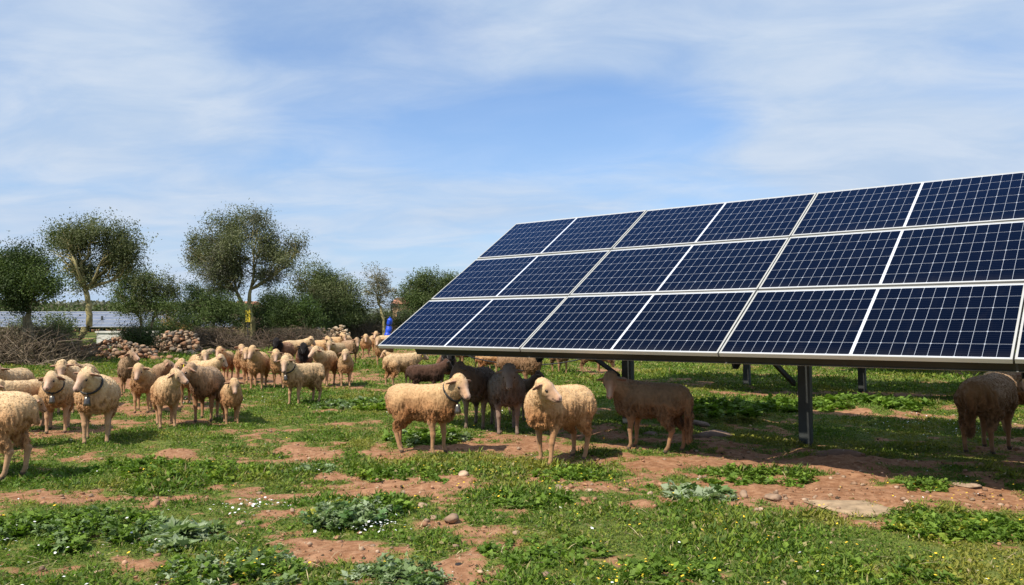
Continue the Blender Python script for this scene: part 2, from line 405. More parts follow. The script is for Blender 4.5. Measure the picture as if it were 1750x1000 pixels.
def stone(px, py, w_px, label, flat=.7, c=None, group='loose stones on the pasture', cat='stone', name='stone'):
    x, y = G(px, py); r = w_px / 2 / FP * y * 1.15; R = np.random.default_rng(int(px * 13 + py))
    V, F = rock(r, R, flat); z = float(hgt(np.array([x]), np.array([y]))[0])
    cc = np.array(c or ROCKC[R.integers(6)]) * (.46 + .22 * R.random())
    o = mk(name, V, F, M['stone'], smooth=False, col=np.tile(cc, (len(V), 1)), loc=(x, y, z + r * flat * (.25 if cat == 'stone' or cat == 'boulder' else -.12)))
    tag(o, label, cat, group); return o
ST = [(1288, 903, 24, 'pinkish angular stone alone in the turf right of centre'), (1190, 918, 15, 'upright pale stone left of the pinkish angular stone'), (1440, 884, 20, 'whitish stone at the front edge of the bare red soil'),
      (1272, 847, 22, 'orange stone at the left tip of the bare red soil'), (1322, 853, 30, 'flat pinkish slab beside the orange stone at the bare soil'), (1740, 902, 16, 'pink stone at the right edge among weeds'),
      (613, 793, 11, 'round pale stone alone on the turf left of the belled front sheep'), (766, 798, 12, 'small round stone below the hooves of the belled front sheep'), (790, 812, 20, 'flat pale stone a step below the belled sheep hooves'),
      (722, 872, 20, 'brownish stone right of the thistle cushion'), (772, 896, 34, 'long flat slab set in the ground right of the thistle cushion'), (1070, 835, 14, 'single tan stone right of the stone cluster'),
      (955, 832, 15, 'leftmost stone of the small stone cluster right of centre'), (975, 832, 18, 'second stone of the small cluster, reddish, rear row'), (984, 840, 16, 'flat stone in the middle of the small cluster'), (1008, 838, 17, 'right-hand rear stone of the small cluster'),
      (997, 852, 13, 'front left stone of the small cluster'), (1017, 853, 11, 'front right stone of the small cluster'), (1000, 828, 11, 'small rear stone of the small cluster'),
      (42, 905, 13, 'orange stone beside the left edge weed mound'), (264, 931, 20, 'flat pinkish stone right of the broad green mound'), (160, 955, 13, 'left stone of a pair below the broad green mound'), (169, 949, 12, 'right stone of a pair below the broad green mound'),
      (167, 985, 15, 'orange stone near the lower left corner'), (176, 976, 11, 'pale stone above the orange stone near the lower left corner'), (83, 995, 16, 'stone cut by the bottom edge at the far left'), (284, 861, 14, 'small round stone on the left earth track'), (265, 870, 22, 'flat orange stone on the left earth track'),
      (574, 982, 14, 'upright tan stone at the bottom left of centre'), (576, 920, 12, 'small pale stone below the thistle cushion'), (1310, 973, 12, 'pale stone at the bottom right of centre'), (1440, 955, 13, 'white stone in the lower right turf'), (1478, 957, 15, 'pinkish stone beside the white stone in the lower right turf'),
      (1557, 901, 14, 'pale stone in front of the bright weed mound'), (1425, 905, 12, 'grey stone below the whitish stone'), (1420, 926, 10, 'small stone below the grey stone in the lower right turf'), (1407, 975, 13, 'flat stone near the bottom edge on the right'),
      (1340, 1000, 16, 'stone on the bottom edge right of centre'), (1128, 828, 12, 'pale stone in turf in front of the shaded sheep'), (1110, 843, 15, 'flat pale stone left in the turf before the shaded sheep'), (1140, 843, 12, 'tan stone below the pale stone before the shaded sheep'),
      (1050, 798, 9, 'tiny stone on the bare track'), (740, 890, 13, 'grey-brown stone next to the long flat slab'), (814, 896, 12, 'pale stone right of the long flat slab'), (690, 845, 14, 'white flat stone on the bare track above the thistle'), (1700, 893, 13, 'tan stone in the weeds on the far right'), (1230, 770, 16, 'stone in the shade by the shaded sheep hind legs'),
      (940, 770, 12, 'stone on the bare earth between the two front sheep'), (1010, 772, 14, 'dark pinkish stone on the bare earth under the table edge'), (840, 960, 12, 'tan stone at the bare reddish hollow'), (820, 985, 13, 'tan stone at the lower end of the bare reddish hollow'), (1300, 870, 10, 'chip of stone left of the flat pinkish slab'), (1580, 895, 12, 'tan stone beside the bright weed mound'), (1595, 905, 12, 'yellowish stone beside the bright weed mound'),
      (500, 875, 14, 'reddish stone on the middle earth patch'), (412, 893, 20, 'pale stone on the earth left of the thistle cushion'), (430, 860, 13, 'stone on the rising earth patch on the left')]
for px, py, w, lb in ST: stone(px, py, w, lb)
stone(785, 972, 18, 'dark grey stone lying on the bare reddish hollow', .35, (.05, .045, .045))
# weathered slabs set into the ground
for px, py, w, fl_, cc, lb in ((1460, 865, 175, .08, (.66, .47, .29), 'pale ochre rock slab flush with the bare red soil'), (1655, 828, 66, .12, (.62, .44, .30), 'pale rock slab in the red soil on the far right'),
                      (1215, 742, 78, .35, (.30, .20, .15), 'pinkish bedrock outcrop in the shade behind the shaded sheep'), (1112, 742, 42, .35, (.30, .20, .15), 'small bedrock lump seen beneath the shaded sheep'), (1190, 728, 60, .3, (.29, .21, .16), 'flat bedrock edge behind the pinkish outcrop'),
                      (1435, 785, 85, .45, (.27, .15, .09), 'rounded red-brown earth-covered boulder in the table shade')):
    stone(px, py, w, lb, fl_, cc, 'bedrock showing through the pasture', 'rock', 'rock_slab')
def pebbles():
    V, F, C = [], [], []; off = 0; R = np.random.default_rng(3)
    n = 7500; y = 3.8 + 10.5 * R.random(n) ** 1.5; x = (R.random(n) * 2 - 1) * (.68 * y + .5)
    g = greenness(x, y) + (R.random(n) - .5) * .5; k = g < .55; x, y = x[k], y[k]; z = hgt(x, y)
    base = [rock(1, R, .7, 1) for _ in range(8)]
    for i in range(len(x)):
        v, f = base[i % 8]; r = .005 + .030 * R.random() ** 5
        V.append(v * r + [x[i], y[i], z[i] + r * .2]); F.append(f + off); off += len(v); C.append(np.tile(np.array(ROCKC[R.integers(6)]) * (.42 + .26 * R.random()), (len(v), 1)))
    tag(mk('pebbles', np.concatenate(V), np.concatenate(F), M['stone'], col=np.concatenate(C)), 'small stone chips strewn over the bare earth', 'pebbles', kind='stuff')
pebbles()
def straw():
    R = np.random.default_rng(23); n = 2600; y = 3.8 + 10 * R.random(n) ** 1.3; x = (R.random(n) * 2 - 1) * (.68 * y + .5); z = hgt(x, y) + .008 + .03 * R.random(n) ** 3
    a = R.random(n) * 2 * PI; D = unit(np.stack([np.cos(a), np.sin(a), R.normal(size=n) * .18], 1)); N = np.tile([0, 0, 1.], (n, 1)); L = .04 + .14 * R.random(n) ** 2
    V, F, C = leaf_mesh(np.stack([x, y, z], 1), D, N, L, np.full(n, .0025), np.array([.42, .33, .19]) * (.6 + .6 * R.random((n, 1))), .03)
    tag(mk('dry_straw', V, F, M['twig'], col=C), 'dry broken stalks lying over the turf', 'straw', kind='stuff')
straw()
def clods():
    V, F, C = [], [], []; off = 0; R = np.random.default_rng(13)
    n = 9000; y = 3.8 + 9.5 * R.random(n) ** 1.3; x = (R.random(n) * 2 - 1) * (.68 * y + .5)
    g = greenness(x, y) + (R.random(n) - .5) * .3; k = g < .5; x, y = x[k], y[k]; z = hgt(x, y)
    base = [rock(1, R, .8, 1) for _ in range(8)]
    for i in range(len(x)):
        v, f = base[i % 8]; r = .005 + .02 * R.random() ** 3
        V.append(v * r + [x[i], y[i], z[i]]); F.append(f + off); off += len(v)
        C.append(np.tile(np.array([(.24, .12, .06), (.17, .085, .045), (.30, .17, .095), (.05, .035, .022)][R.integers(4)]) * (.8 + .4 * R.random()), (len(v), 1)))
    tag(mk('soil_clods', np.concatenate(V), np.concatenate(F), M['stone'], col=np.concatenate(C)), 'loose clods of reddish earth and droppings on the bare ground', 'soil clods', kind='stuff')
clods()

# ------------------------------------------------------------------ solar tables
YAW, TILT = -.677, .568
K = 1.1
U = np.array([math.cos(YAW), math.sin(YAW), 0]); VH = np.array([-math.sin(YAW), math.cos(YAW), 0])
# local frame of a table: x = along, y = horizontal up-slope direction, z = up
LV = np.array([0, math.cos(TILT), math.sin(TILT)]); LN = np.array([0, -math.sin(TILT), math.cos(TILT)]); LU = np.array([1., 0, 0])
MW, MH, PW, PH = 2.240, 1.082, 2.254, 1.116
Z0 = HC - .344
def panel_glass():
    m, t, b = mat('solar_cells')
    co = t.n('ShaderNodeTexCoord').outputs['Object']
    s = t.n('ShaderNodeSeparateXYZ', ins={0: co}); x, y = s.outputs[0], s.outputs[1]
    hw = MW / 2
    xh = t.m('SUBTRACT', x, t.m('MULTIPLY', t.m('GREATER_THAN', x, hw), hw))      # 0..hw in each half
    mg = .016; pw = (hw - 2 * mg + .008) / 12; ph = (MH - 2 * .026) / 6
    fx = t.m('DIVIDE', t.m('SUBTRACT', xh, mg - .004), pw); fy = t.m('DIVIDE', t.m('SUBTRACT', y, .026), ph)
    def dist(f, p):                                                             # metres to the nearest grid line
        fr = t.m('FRACT', f); return t.m('MULTIPLY', t.m('MINIMUM', fr, t.m('SUBTRACT', 1.0, fr)), p)
    dx, dy = dist(fx, pw), dist(fy, ph)
    dx2 = dist(t.m('MULTIPLY', fx, .5), pw * 2)
    line = t.m('MAXIMUM', t.m('LESS_THAN', dx, .0012), t.m('LESS_THAN', dy, .0013))
    dia = t.m('LESS_THAN', t.m('ADD', dx2, dy), .0095)
    out = t.m('MAXIMUM', t.m('LESS_THAN', fx, 0.0), t.m('GREATER_THAN', fx, 12.0))
    out = t.m('MAXIMUM', out, t.m('MAXIMUM', t.m('LESS_THAN', fy, 0.0), t.m('GREATER_THAN', fy, 6.0)))
    white = t.m('MAXIMUM', t.m('MAXIMUM', line, dia), out)
    bb = t.m('FRACT', t.m('MULTIPLY', fy, 6.0)); bus = t.m('LESS_THAN', t.m('ABSOLUTE', t.m('SUBTRACT', bb, .5)), .035)
    n = t.noise(co, 2.2, 2)
    oi = t.n('ShaderNodeObjectInfo').outputs['Random']
    cell = t.mix(t.ramp(n, .3, .7), (.0008, .0010, .0024), (.0013, .0016, .0040))
    cell = t.mix(t.m('MULTIPLY', oi, .6), cell, (.0010, .0017, .0055))
    cell = t.mix(t.m('MULTIPLY', bus, .2), cell, (.05, .06, .09))
    # a trace of dust collecting above the lower frame
    # anti-reflection coating: a weak bluish mirror over the cells
    b.inputs['Roughness'].default_value = .35; b.inputs['Specular IOR Level'].default_value = 0
    gl = t.n('ShaderNodeBsdfGlossy', ins={0: (.17, .42, 1.0, 1), 'Roughness': .07})
    dirt = t.ramp(t.noise(co, 3.5, 5, .6), .35, .75, .06, .22); t.set(gl.inputs['Roughness'], dirt)
    fr = t.n('ShaderNodeFresnel', ins={0: 1.38}); mx = t.n('ShaderNodeMixShader')
    t.set(mx.inputs[0], t.m('MULTIPLY', t.m('POWER', fr.outputs[0], 1.7), 3.6, clamp=True)); t.set(mx.inputs[1], b.outputs[0]); t.set(mx.inputs[2], gl.outputs[0])
    out_ = [n for n in t.t.nodes if n.type == 'OUTPUT_MATERIAL'][0]; t.t.links.new(mx.outputs[0], out_.inputs[0])
    # dust film, thicker along the lower edge of each panel, and a few droppings
    dust = t.m('ADD', t.ramp(y, .0, .16, .012, 0), t.m('MULTIPLY', t.ramp(t.noise(t.n('ShaderNodeMapping', ins={0: co, 'Scale': (3, .7, 1)}).outputs[0], 4, 5, .65), .5, .8), .007))
    v4 = t.n('ShaderNodeVectorMath', operation='ADD', ins={0: co, 1: t.n('ShaderNodeCombineXYZ', ins={0: t.m('MULTIPLY', oi, 37.0), 1: t.m('MULTIPLY', oi, 19.0)}).outputs[0]}).outputs[0]
    vo = t.n('ShaderNodeTexVoronoi', ins={'Scale': 1.1}); t.set(vo.inputs['Vector'], v4); drop = t.m('LESS_THAN', vo.outputs['Distance'], .013)
    c_ = t.mix(white, cell, (.33, .36, .41)); c_ = t.mix(out, c_, (.52, .55, .60)); c_ = t.mix(dust, c_, (.55, .50, .42)); c_ = t.mix(drop, c_, (.6, .58, .5))
    t.set(b.inputs['Base Color'], c_)
    return m
M['cells'] = panel_glass()
def frame_pts(u, v, w): return LU * u + LV * v + LN * w
def table(label, loc, cols, panel_cache, group='solar tables in the pasture', detail=True):
    root = empty('solar_table', loc, YAW); root.rotation_euler = (0, -.007, YAW); tag(root, label, 'solar panels', group)
    for r in range(3):
        for c in range(cols):
            if 'p' not in panel_cache:
                mb = MB(); w = .016; h = .035
                # frame: four channel sides with a lip over the glass
                mb.box((0, 0, -h), (MW, w, .002)); mb.box((0, MH - w, -h), (MW, MH, .002))
                mb.box((0, w, -h), (w, MH - w, .002)); mb.box((MW - w, w, -h), (MW, MH - w, .002))
                mb.box((.3, w, -h), (.305, MH - w, -.012))
                p = mb.build('solar_panel', M['alu'])
                g = MB(); g.box((w, w, -.010), (MW - w, MH - w, -.001)); g = g.build('glass', M['cells'], p)
                bk = MB(); bk.box((w, w, -.0135), (MW - w, MH - w, -.0105)); bk.box((MW * .35, MH * .7, -.03), (MW * .4, MH * .78, -.0135))
                bk = bk.build('backsheet', M['back'], p)
                panel_cache['p'] = (p, g, bk)
            else:
                p0, g0, b0 = panel_cache['p']; p = p0.copy(); COL.objects.link(p)
                for q in (g0, b0):
                    q2 = q.copy(); COL.objects.link(q2); q2.parent = p
            p.parent = root
            # small real-world misalignment of each panel
            jw = random.uniform(-.003, .003); o = frame_pts(c * PW, r * PH, jw) + np.array([0, 0, Z0])
            R = Matrix((LU, LV, LN)).transposed(); R = Matrix.Rotation(random.uniform(-.004, .004), 3, 'X') @ R
            p.matrix_local = Matrix.Translation(o) @ R.to_4x4()
    L = cols * PW; O = np.array([0, 0, Z0])
    def fb(mb, a, b): mb.fbox(O, LU, LV, LN, a, b)
    for i, v in enumerate((.09, .90, 1.28, 2.00, 2.40, 3.12)):       # purlins under the panels, open C section facing down-slope
        mb = MB(); st = .52 if i == 0 else .2; hh = .128
        fb(mb, (st, v, -.038 - hh), (L + .1, v + .004, -.038)); fb(mb, (st, v + .004, -.042), (L + .1, v + .05, -.038)); fb(mb, (st, v + .004, -.038 - hh), (L + .1, v + .05, -.034 - hh))
        p = mb.build('purlin', M['beam'], root)
        if i == 0:
            mb = MB(); fb(mb, (st, v - .008, -.038 - hh - .004), (L + .1, v + .05, -.0385 - hh)); mb.build('lip', M['steel_light'], p)
    for c in range(cols):
        u = 2.26 + c * PW; tb = -.176; tt = -.285
        mb = MB()                                                     # rafter: C channel along the slope
        fb(mb, (u, .16, tt), (u + .004, 3.25, tb)); fb(mb, (u + .004, .16, tb - .004), (u + .05, 3.25, tb)); fb(mb, (u + .004, .16, tt), (u + .05, 3.25, tt + .004))
        mb.build('rafter', M['steel'], root)
        s = 2.24; zt = Z0 + s * math.tan(TILT) - .205 / math.cos(TILT)
        mb = MB()
        x0 = u - .075
        mb.box((x0, s - .045, -.35), (x0 + .006, s + .045, zt)); mb.box((x0 + .006, s - .045, -.35), (x0 + .13, s - .039, zt)); mb.box((x0 + .124, s - .039, -.35), (x0 + .13, s + .045, zt))
        mb.box((x0 + .006, s + .03, -.35), (x0 + .03, s + .036, zt)) 
        po = mb.build('post', M['steel'], root)
        mb = MB(); mb.box((x0 + .131, s - .07, zt - .30), (x0 + .137, s + .07, zt - .02)); mb.build('bracket', M['steel_light'], po)
        mb = MB()
        for bx, bz in ((-.04, .07), (.04, .07), (-.04, .22), (.04, .22)): mb.tube([(x0 + .137, s + bx, zt - bz), (x0 + .150, s + bx, zt - bz)], .010, 6)
        mb.build('bolt', M['steel_light'], po)
        mb = MB(); a = np.array([u - .10, s - .05, .62]); s2 = .80; b_ = np.array([u - .10, s2, Z0 + s2 * math.tan(TILT) - .31])
        d = (b_ - a) / np.linalg.norm(b_ - a); mb.fbox(a, (1, 0, 0), d, np.cross((1, 0, 0), d), (0, 0, -.025), (.004, np.linalg.norm(b_ - a), .025)); mb.fbox(a, (1, 0, 0), d, np.cross((1, 0, 0), d), (-.03, 0, .021), (0, np.linalg.norm(b_ - a), .025))
        mb.build('brace', M['beam'], root)
    return root
cache = {}
P0 = np.array([-1.664, 9.99, 0])
table('near solar table of three rows of tilted dark blue panels, nearest the camera', P0, 7, cache)
p2 = P0 + VH * 6.96 - U * 1.3
table('second solar table hidden behind the near one, its posts in the shade', p2, 9, cache)
p3 = P0 + VH * 14.0 + U * 1.0
table('third solar table behind the second, farthest of the right-hand rows', p3, 9, cache)
# sagging cable behind the near table
mb = MB(); pts = []
for k in range(13):
    f_ = k / 12; a = A(788 + 235 * f_, 603 + 21 * math.sin(f_ * PI) ** .7, 16.2); pts.append(a)
mb.tube(pts, .012, 5); tag(mb.build('cable', M['black']), 'black cable sagging behind the near solar table', 'cable')

# far solar rows on the left
def far_row(y, x0, x1, label, z0=.7, z1=2.2):
    root = empty('solar_row', (x0, y, 0)); tag(root, label, 'solar panels', 'far solar rows beyond the wall')
    n = int((x1 - x0) / 2.1)
    mb = MB(); w = 2.1
    for i in range(n):
        for r in range(3):
            a = r / 3; b_ = (r + 1) / 3 - .012
            P = [(i * w, 2.2 * a, z0 + (z1 - z0) * a), (i * w + w - .03, 2.2 * a, z0 + (z1 - z0) * a), (i * w + w - .03, 2.2 * b_, z0 + (z1 - z0) * b_), (i * w, 2.2 * b_, z0 + (z1 - z0) * b_)]
            mb.quadbox([(p[0], p[1], p[2] - .04) for p in P] + P)
    mb.build('panel_rows', M['farcell'], root, )
    mb = MB()
    for r in range(4):
        a = r / 3; mb.box((0, 2.2 * a - .03, z0 + (z1 - z0) * a - .035), (n * w, 2.2 * a + .02, z0 + (z1 - z0) * a + .004))
    mb.build('frame_strip', M['alu'], root)
    for i in range(0, n, 2):
        q = MB(); q.box((i * w, 1.3, -.2), (i * w + .12, 1.42, z0 + .8)); q.build('post', M['steel'], root)
M['farcell'] = simple('far_solar_cells', (.13, .15, .20), .22, 0, .15, 1)
far_row(60, -44, -19.5, 'front row of the far solar field at the left edge, seen above the brush', .75, 1.55)
far_row(68, -50, -23, 'middle row of the far solar field on the left', .9, 1.8)
far_row(77, -58, -28, 'rear row of the far solar field on the left', 1.0, 2.05)

# ------------------------------------------------------------------ trees and shrubs
def crown(P0_, lobes, size, n, pal, R, clump=.14, gap=.42, shell=.3):
    """lobes: (centre, radii); leaves in small clumps, thinned by noise so the sky shows through"""
    vol = np.array([np.prod(l[1]) ** (2 / 3) for l in lobes]); cnt = (n * vol / vol.sum()).astype(int)
    PP, CC, OO = [], [], []
    for (c, r), k in zip(lobes, cnt):
        kc = max(8, int(k / 9 * 2.0)); d = unit(R.normal(size=(kc, 3))); q = (shell ** 2 + (1 - shell ** 2) * R.random(kc)) ** .5
        lump = 1 + 1.6 * (fbm(d * 2.0 + c * .7 + 40, 3) - .47)[:, None]
        cc = c + d * q[:, None] * r * lump
        keep = fbm(cc * (1.5 / clump * .14) + 7, 3) > (gap + .02) * (.8 + .3 * R.random(kc)); cc, dk = cc[keep], d[keep]
        tone = fbm(cc * 1.1 + 90, 2)
        # each clump is a spray drawn out along its twig
        ax = unit(dk + R.normal(size=dk.shape) * .55 + [0, 0, .35]); m_ = len(cc)
        tt_ = (R.random((m_, 9)) - .35) * clump * 4.6
        p = (cc[:, None] + ax[:, None] * tt_[..., None]).reshape(-1, 3) + R.normal(size=(m_ * 9, 3)) * clump * .42
        PP.append(p); CC.append(np.repeat(tone, 9)); OO.append(np.repeat(dk, 9, 0))
    P = np.concatenate(PP); tone = np.concatenate(CC); n = len(P)
    D = unit(R.normal(size=(n, 3)) + [0, 0, .25]); N = unit(R.normal(size=(n, 3)) * .8 + np.concatenate(OO) * .45 + [0, 0, .45])
    N = unit(N - D * (N * D).sum(1)[:, None])
    pal = np.array(pal); ci = np.clip((tone - .3) / .4 * len(pal) + R.normal(size=n) * .6, 0, len(pal) - .01).astype(int)
    C = pal[ci] * (.86 + .28 * R.random((n, 1)))
    L = .72 * size * (.6 + .6 * R.random(n))
    return leaf_mesh(P - np.asarray(P0_), D, N, L, L * .24, C, .03)
def limb_path(a, b, R, k=6, wob=.12):
    a, b = np.array(a), np.array(b); L = np.linalg.norm(b - a); pts = []
    off = R.normal(size=3) * L * wob
    for i in range(k + 1):
        f_ = i / k; pts.append(a + (b - a) * f_ + off * math.sin(f_ * PI) + (R.normal(size=3) * L * .02 if 0 < i < k else 0))
    return pts
OLV = [(.08, .095, .036), (.105, .12, .05), (.14, .155, .072), (.19, .205, .11)]
DRK = [(.028, .047, .014), (.042, .066, .019), (.058, .09, .025), (.088, .125, .035)]
GRY = [(.12, .12, .085), (.16, .155, .115), (.20, .19, .15)]
MIDG = [(.055, .078, .026), (.078, .105, .034), (.105, .135, .046), (.14, .17, .066)]
def tree(name, label, d, trunk, lobes_px, n, size, pal, bark='bark', r0=.16, group='wild olive and scrub trees behind the flock', clump=.14, gap=.42, twigs=8, cat='tree', shell=.25, seed=0):
    R = np.random.default_rng(seed or abs(hash(label)) % 99999 if seed else sum(map(ord, label)))
    b0 = A(trunk[0][0][0], trunk[0][0][1], d); b0[2] = 0
    root = empty(name, tuple(b0)); tag(root, label, cat, group)
    lobes = []
    for (px, py, rx, ry) in lobes_px:
        c = A(px, py, d); c[1] += R.normal() * rx / FP * d * .35; rr = np.array([rx, rx * .9, ry]) / FP * d
        lobes.append((c, rr))
    mb = MB()
    tops = []
    for tr in trunk:
        pts = [A(px, py, d) for px, py in tr]; pts[0][2] = -.15
        sm = []
        for i in range(len(pts) - 1):
            for k in range(4): sm.append(pts[i] + (pts[i + 1] - pts[i]) * k / 4 + (R.normal(size=3) * .02 if i + k else 0))
        sm.append(pts[-1]); rr = [r0 * (1.25 - .6 * i / (len(sm) - 1)) for i in range(len(sm))]; rr[0] *= 1.25
        mb.tube(sm, rr, 8); tops.append(pts[-1])
    for c, r in lobes:
        a = tops[int(np.argmin([np.linalg.norm(t_ - c) for t_ in tops]))]
        p = limb_path(a, c + [0, 0, r[2] * .1], R); rb = r0 * .5
        mb.tube(p, [rb * (1 - .7 * i / (len(p) - 1)) for i in range(len(p))], 6)
        for _ in range(twigs):
            s = p[R.integers(2, len(p))]; e = c + unit(R.normal(size=3)) * r * (.6 + .4 * R.random())
            if e[2] < s[2] - .3: e[2] = s[2] + .1
            q = limb_path(s, e, R, 4, .1); mb.tube(q, [rb * .45, rb * .36, rb * .26, rb * .16, rb * .07], 4, False)
            for _ in range(2):
                e2 = q[2] + unit(R.normal(size=3)) * r * .45; q2 = limb_path(q[2], e2, R, 3, .1); mb.tube(q2, [rb * .16, rb * .12, rb * .07, rb * .04], 3, False)
    mb.V = [tuple(np.array(v) - b0) for v in mb.V]
    mb.build('trunk', M[bark], root, True)
    sub = []
    for c, r in lobes:
        sub.append((c, r * .8))
        for _ in range(6): sub.append((c + unit(R.normal(size=3)) * r * (.55 + .55 * R.random()), r * (.16 + .34 * R.random() ** 1.5)))
        if r[0] > .5:                                             # loose fill towards the heart of the crown
            m0 = np.mean([q[0] for q in lobes], 0); sub.append((c * .55 + m0 * .45, r * .6))
    V, F, C = crown(b0, sub, size, n, pal, R, clump, gap, shell)
    mk('crown', V, F, M['leaf'], root, col=C)
    return root
tree('olive_tree', 'leaning tree with yellow-barked trunk and rounded olive crown, above the rubble wall on the left', 27,
     [[(112, 620), (135, 585), (152, 555), (152, 520), (146, 495)]],
     [(120, 420, 38, 38), (160, 402, 45, 30), (205, 412, 32, 30), (175, 445, 45, 28), (120, 455, 35, 28), (215, 440, 22, 22), (95, 405, 20, 22), (150, 478, 28, 18)],
     26000, .105, OLV + DRK[2:3], 'bark_yellow', .12, gap=.40, twigs=9)
tree('olive_tree', 'largest olive tree of the row with twin trunk and broad grey-green crown', 40,
     [[(417, 592), (415, 550), (412, 520), (404, 498)], [(431, 592), (432, 555), (425, 520), (428, 495)]],
     [(400, 385, 42, 32), (440, 395, 40, 35), (365, 415, 38, 32), (385, 445, 55, 38), (440, 440, 50, 38), (350, 460, 32, 35), (395, 482, 50, 22), (455, 470, 30, 22), (490, 435, 32, 32), (505, 420, 18, 22), (335, 430, 18, 28), (370, 500, 40, 18)],
     44000, .135, OLV + OLV[:2] + GRY[:1], 'bark_yellow', .125, gap=.40, clump=.17, twigs=9)
tree('oak_tree', 'dark leafy tree at the left edge of the photo', 24, [[(38, 600), (42, 560), (48, 530), (46, 515)], [(55, 600), (52, 560), (50, 530), (52, 510)]],
     [(15, 445, 35, 25), (60, 450, 40, 25), (25, 485, 42, 28), (80, 480, 34, 32), (45, 510, 40, 20), (95, 500, 20, 18), (-15, 470, 30, 40)], 24000, .10, DRK, r0=.08, gap=.38)
tree('olive_tree', 'thin wispy tree between the leaning tree and the large olive', 32, [[(238, 605), (242, 570), (240, 545)], [(250, 605), (256, 575), (262, 545)]],
     [(255, 490, 36, 24), (215, 480, 22, 22), (285, 500, 22, 26), (225, 525, 35, 18), (270, 530, 34, 16), (200, 500, 18, 20)], 13000, .11, OLV[:3] + DRK[2:], r0=.07, gap=.47, twigs=14)
tree('bush', 'dark round evergreen bush left of the twin trunk', 36, [[(368, 592), (366, 560), (366, 545)]],
     [(340, 520, 28, 26), (375, 530, 38, 30), (405, 545, 20, 22), (355, 550, 38, 20), (332, 498, 14, 14)], 15000, .12, DRK, r0=.07, cat='bush', gap=.33)
tree('olive_tree', 'medium olive tree right of the large one', 44, [[(540, 590), (543, 555), (545, 530)]],
     [(535, 475, 35, 28), (575, 495, 38, 30), (510, 480, 26, 28), (600, 515, 20, 30), (550, 510, 50, 25), (580, 540, 35, 20)], 24000, .14, MIDG + OLV[1:2], r0=.14, gap=.38, clump=.17)
tree('bush', 'dark green bush in front of the medium olive tree', 40, [[(505, 592), (503, 570), (502, 560)]],
     [(490, 530, 35, 30), (530, 540, 30, 28), (465, 555, 25, 25), (510, 560, 42, 18)], 17000, .125, DRK + [(.06, .10, .02)], r0=.08, cat='bush', gap=.33)
tree('bare_tree', 'sparse greyish tree with yellow trunk right of the medium olive', 45, [[(656, 585), (655, 545), (648, 520), (645, 505)]],
     [(645, 480, 26, 28), (625, 500, 22, 26), (668, 500, 20, 26), (650, 520, 30, 20)], 6500, .13, GRY + OLV[:1], 'bark_yellow', .08, gap=.5, twigs=26)
tree('oak_tree', 'round dark tree beside the left tip of the solar table', 50, [[(730, 590), (730, 550), (730, 530)]],
     [(715, 495, 26, 26), (750, 495, 34, 26), (725, 525, 38, 24), (775, 495, 26, 22), (765, 520, 40, 28), (695, 510, 16, 22)], 24000, .15, MIDG[:3] + DRK[2:], r0=.16, gap=.33, clump=.18)
tree('bush', 'low grey-green scrub beneath the sparse tree', 47, [[(640, 590), (640, 570), (640, 562)]],
     [(620, 558, 22, 18), (655, 555, 22, 20), (600, 560, 22, 20), (690, 548, 20, 22)], 9000, .13, MIDG[:2] + GRY[:1], r0=.06, cat='bush', gap=.36)
tree('bush', 'ochre dry shrub between the wispy tree and the dark bush', 42, [[(300, 595), (300, 575), (300, 565)]],
     [(295, 550, 20, 22), (315, 560, 16, 18)], 4500, .12, [(.30, .20, .07), (.24, .17, .07), (.15, .14, .05)], r0=.05, cat='bush', gap=.38)
tree('bush', 'dark scrub behind the rubble wall under the wispy tree', 29, [[(232, 606), (232, 590), (232, 585)]],
     [(215, 585, 25, 16), (245, 583, 24, 18), (232, 572, 24, 12)], 9000, .085, DRK[:3] + [(.09, .08, .05)], r0=.04, cat='bush', gap=.35)
tree('bush', 'low leafy sprigs in front of the far solar field', 25.5, [[(100, 612), (100, 590), (100, 580)]],
     [(75, 560, 40, 12), (25, 565, 30, 14), (110, 572, 18, 14)], 3600, .09, MIDG, r0=.03, cat='bush', gap=.45)
tree('bush', 'dark undergrowth at the foot of the twin trunk', 41, [[(440, 596), (440, 585), (440, 580)]],
     [(445, 570, 18, 20), (425, 580, 12, 12)], 3500, .12, DRK[:3], r0=.04, cat='bush', gap=.35)
tree('bush', 'dark bush filling the gap right of the twin trunk, under the crown', 43, [[(462, 592), (462, 570), (462, 560)]],
     [(450, 535, 26, 26), (470, 515, 26, 26), (480, 560, 30, 24)], 12000, .13, DRK[1:] + MIDG[:1], r0=.06, cat='bush', gap=.33)
tree('bush', 'green bush between the medium olive and the sparse tree', 46, [[(600, 590), (600, 565), (600, 555)]],
     [(590, 545, 28, 24), (612, 530, 22, 26), (575, 565, 34, 18)], 11000, .14, MIDG[:3], r0=.06, cat='bush', gap=.33)
tree('bush', 'dark bush between the ochre shrub and the thin wispy tree', 38, [[(290, 598), (290, 580), (288, 570)]],
     [(275, 562, 24, 18), (312, 540, 18, 22), (262, 575, 30, 14)], 7000, .12, DRK[1:] + MIDG[:1], r0=.05, cat='bush', gap=.35)
tree('bush', 'green scrub under the round dark tree at the table edge', 48, [[(690, 590), (690, 570), (690, 560)]],
     [(690, 560, 22, 20), (665, 570, 26, 16), (720, 555, 30, 22)], 8000, .14, MIDG[:2] + DRK[2:], r0=.05, cat='bush', gap=.34)
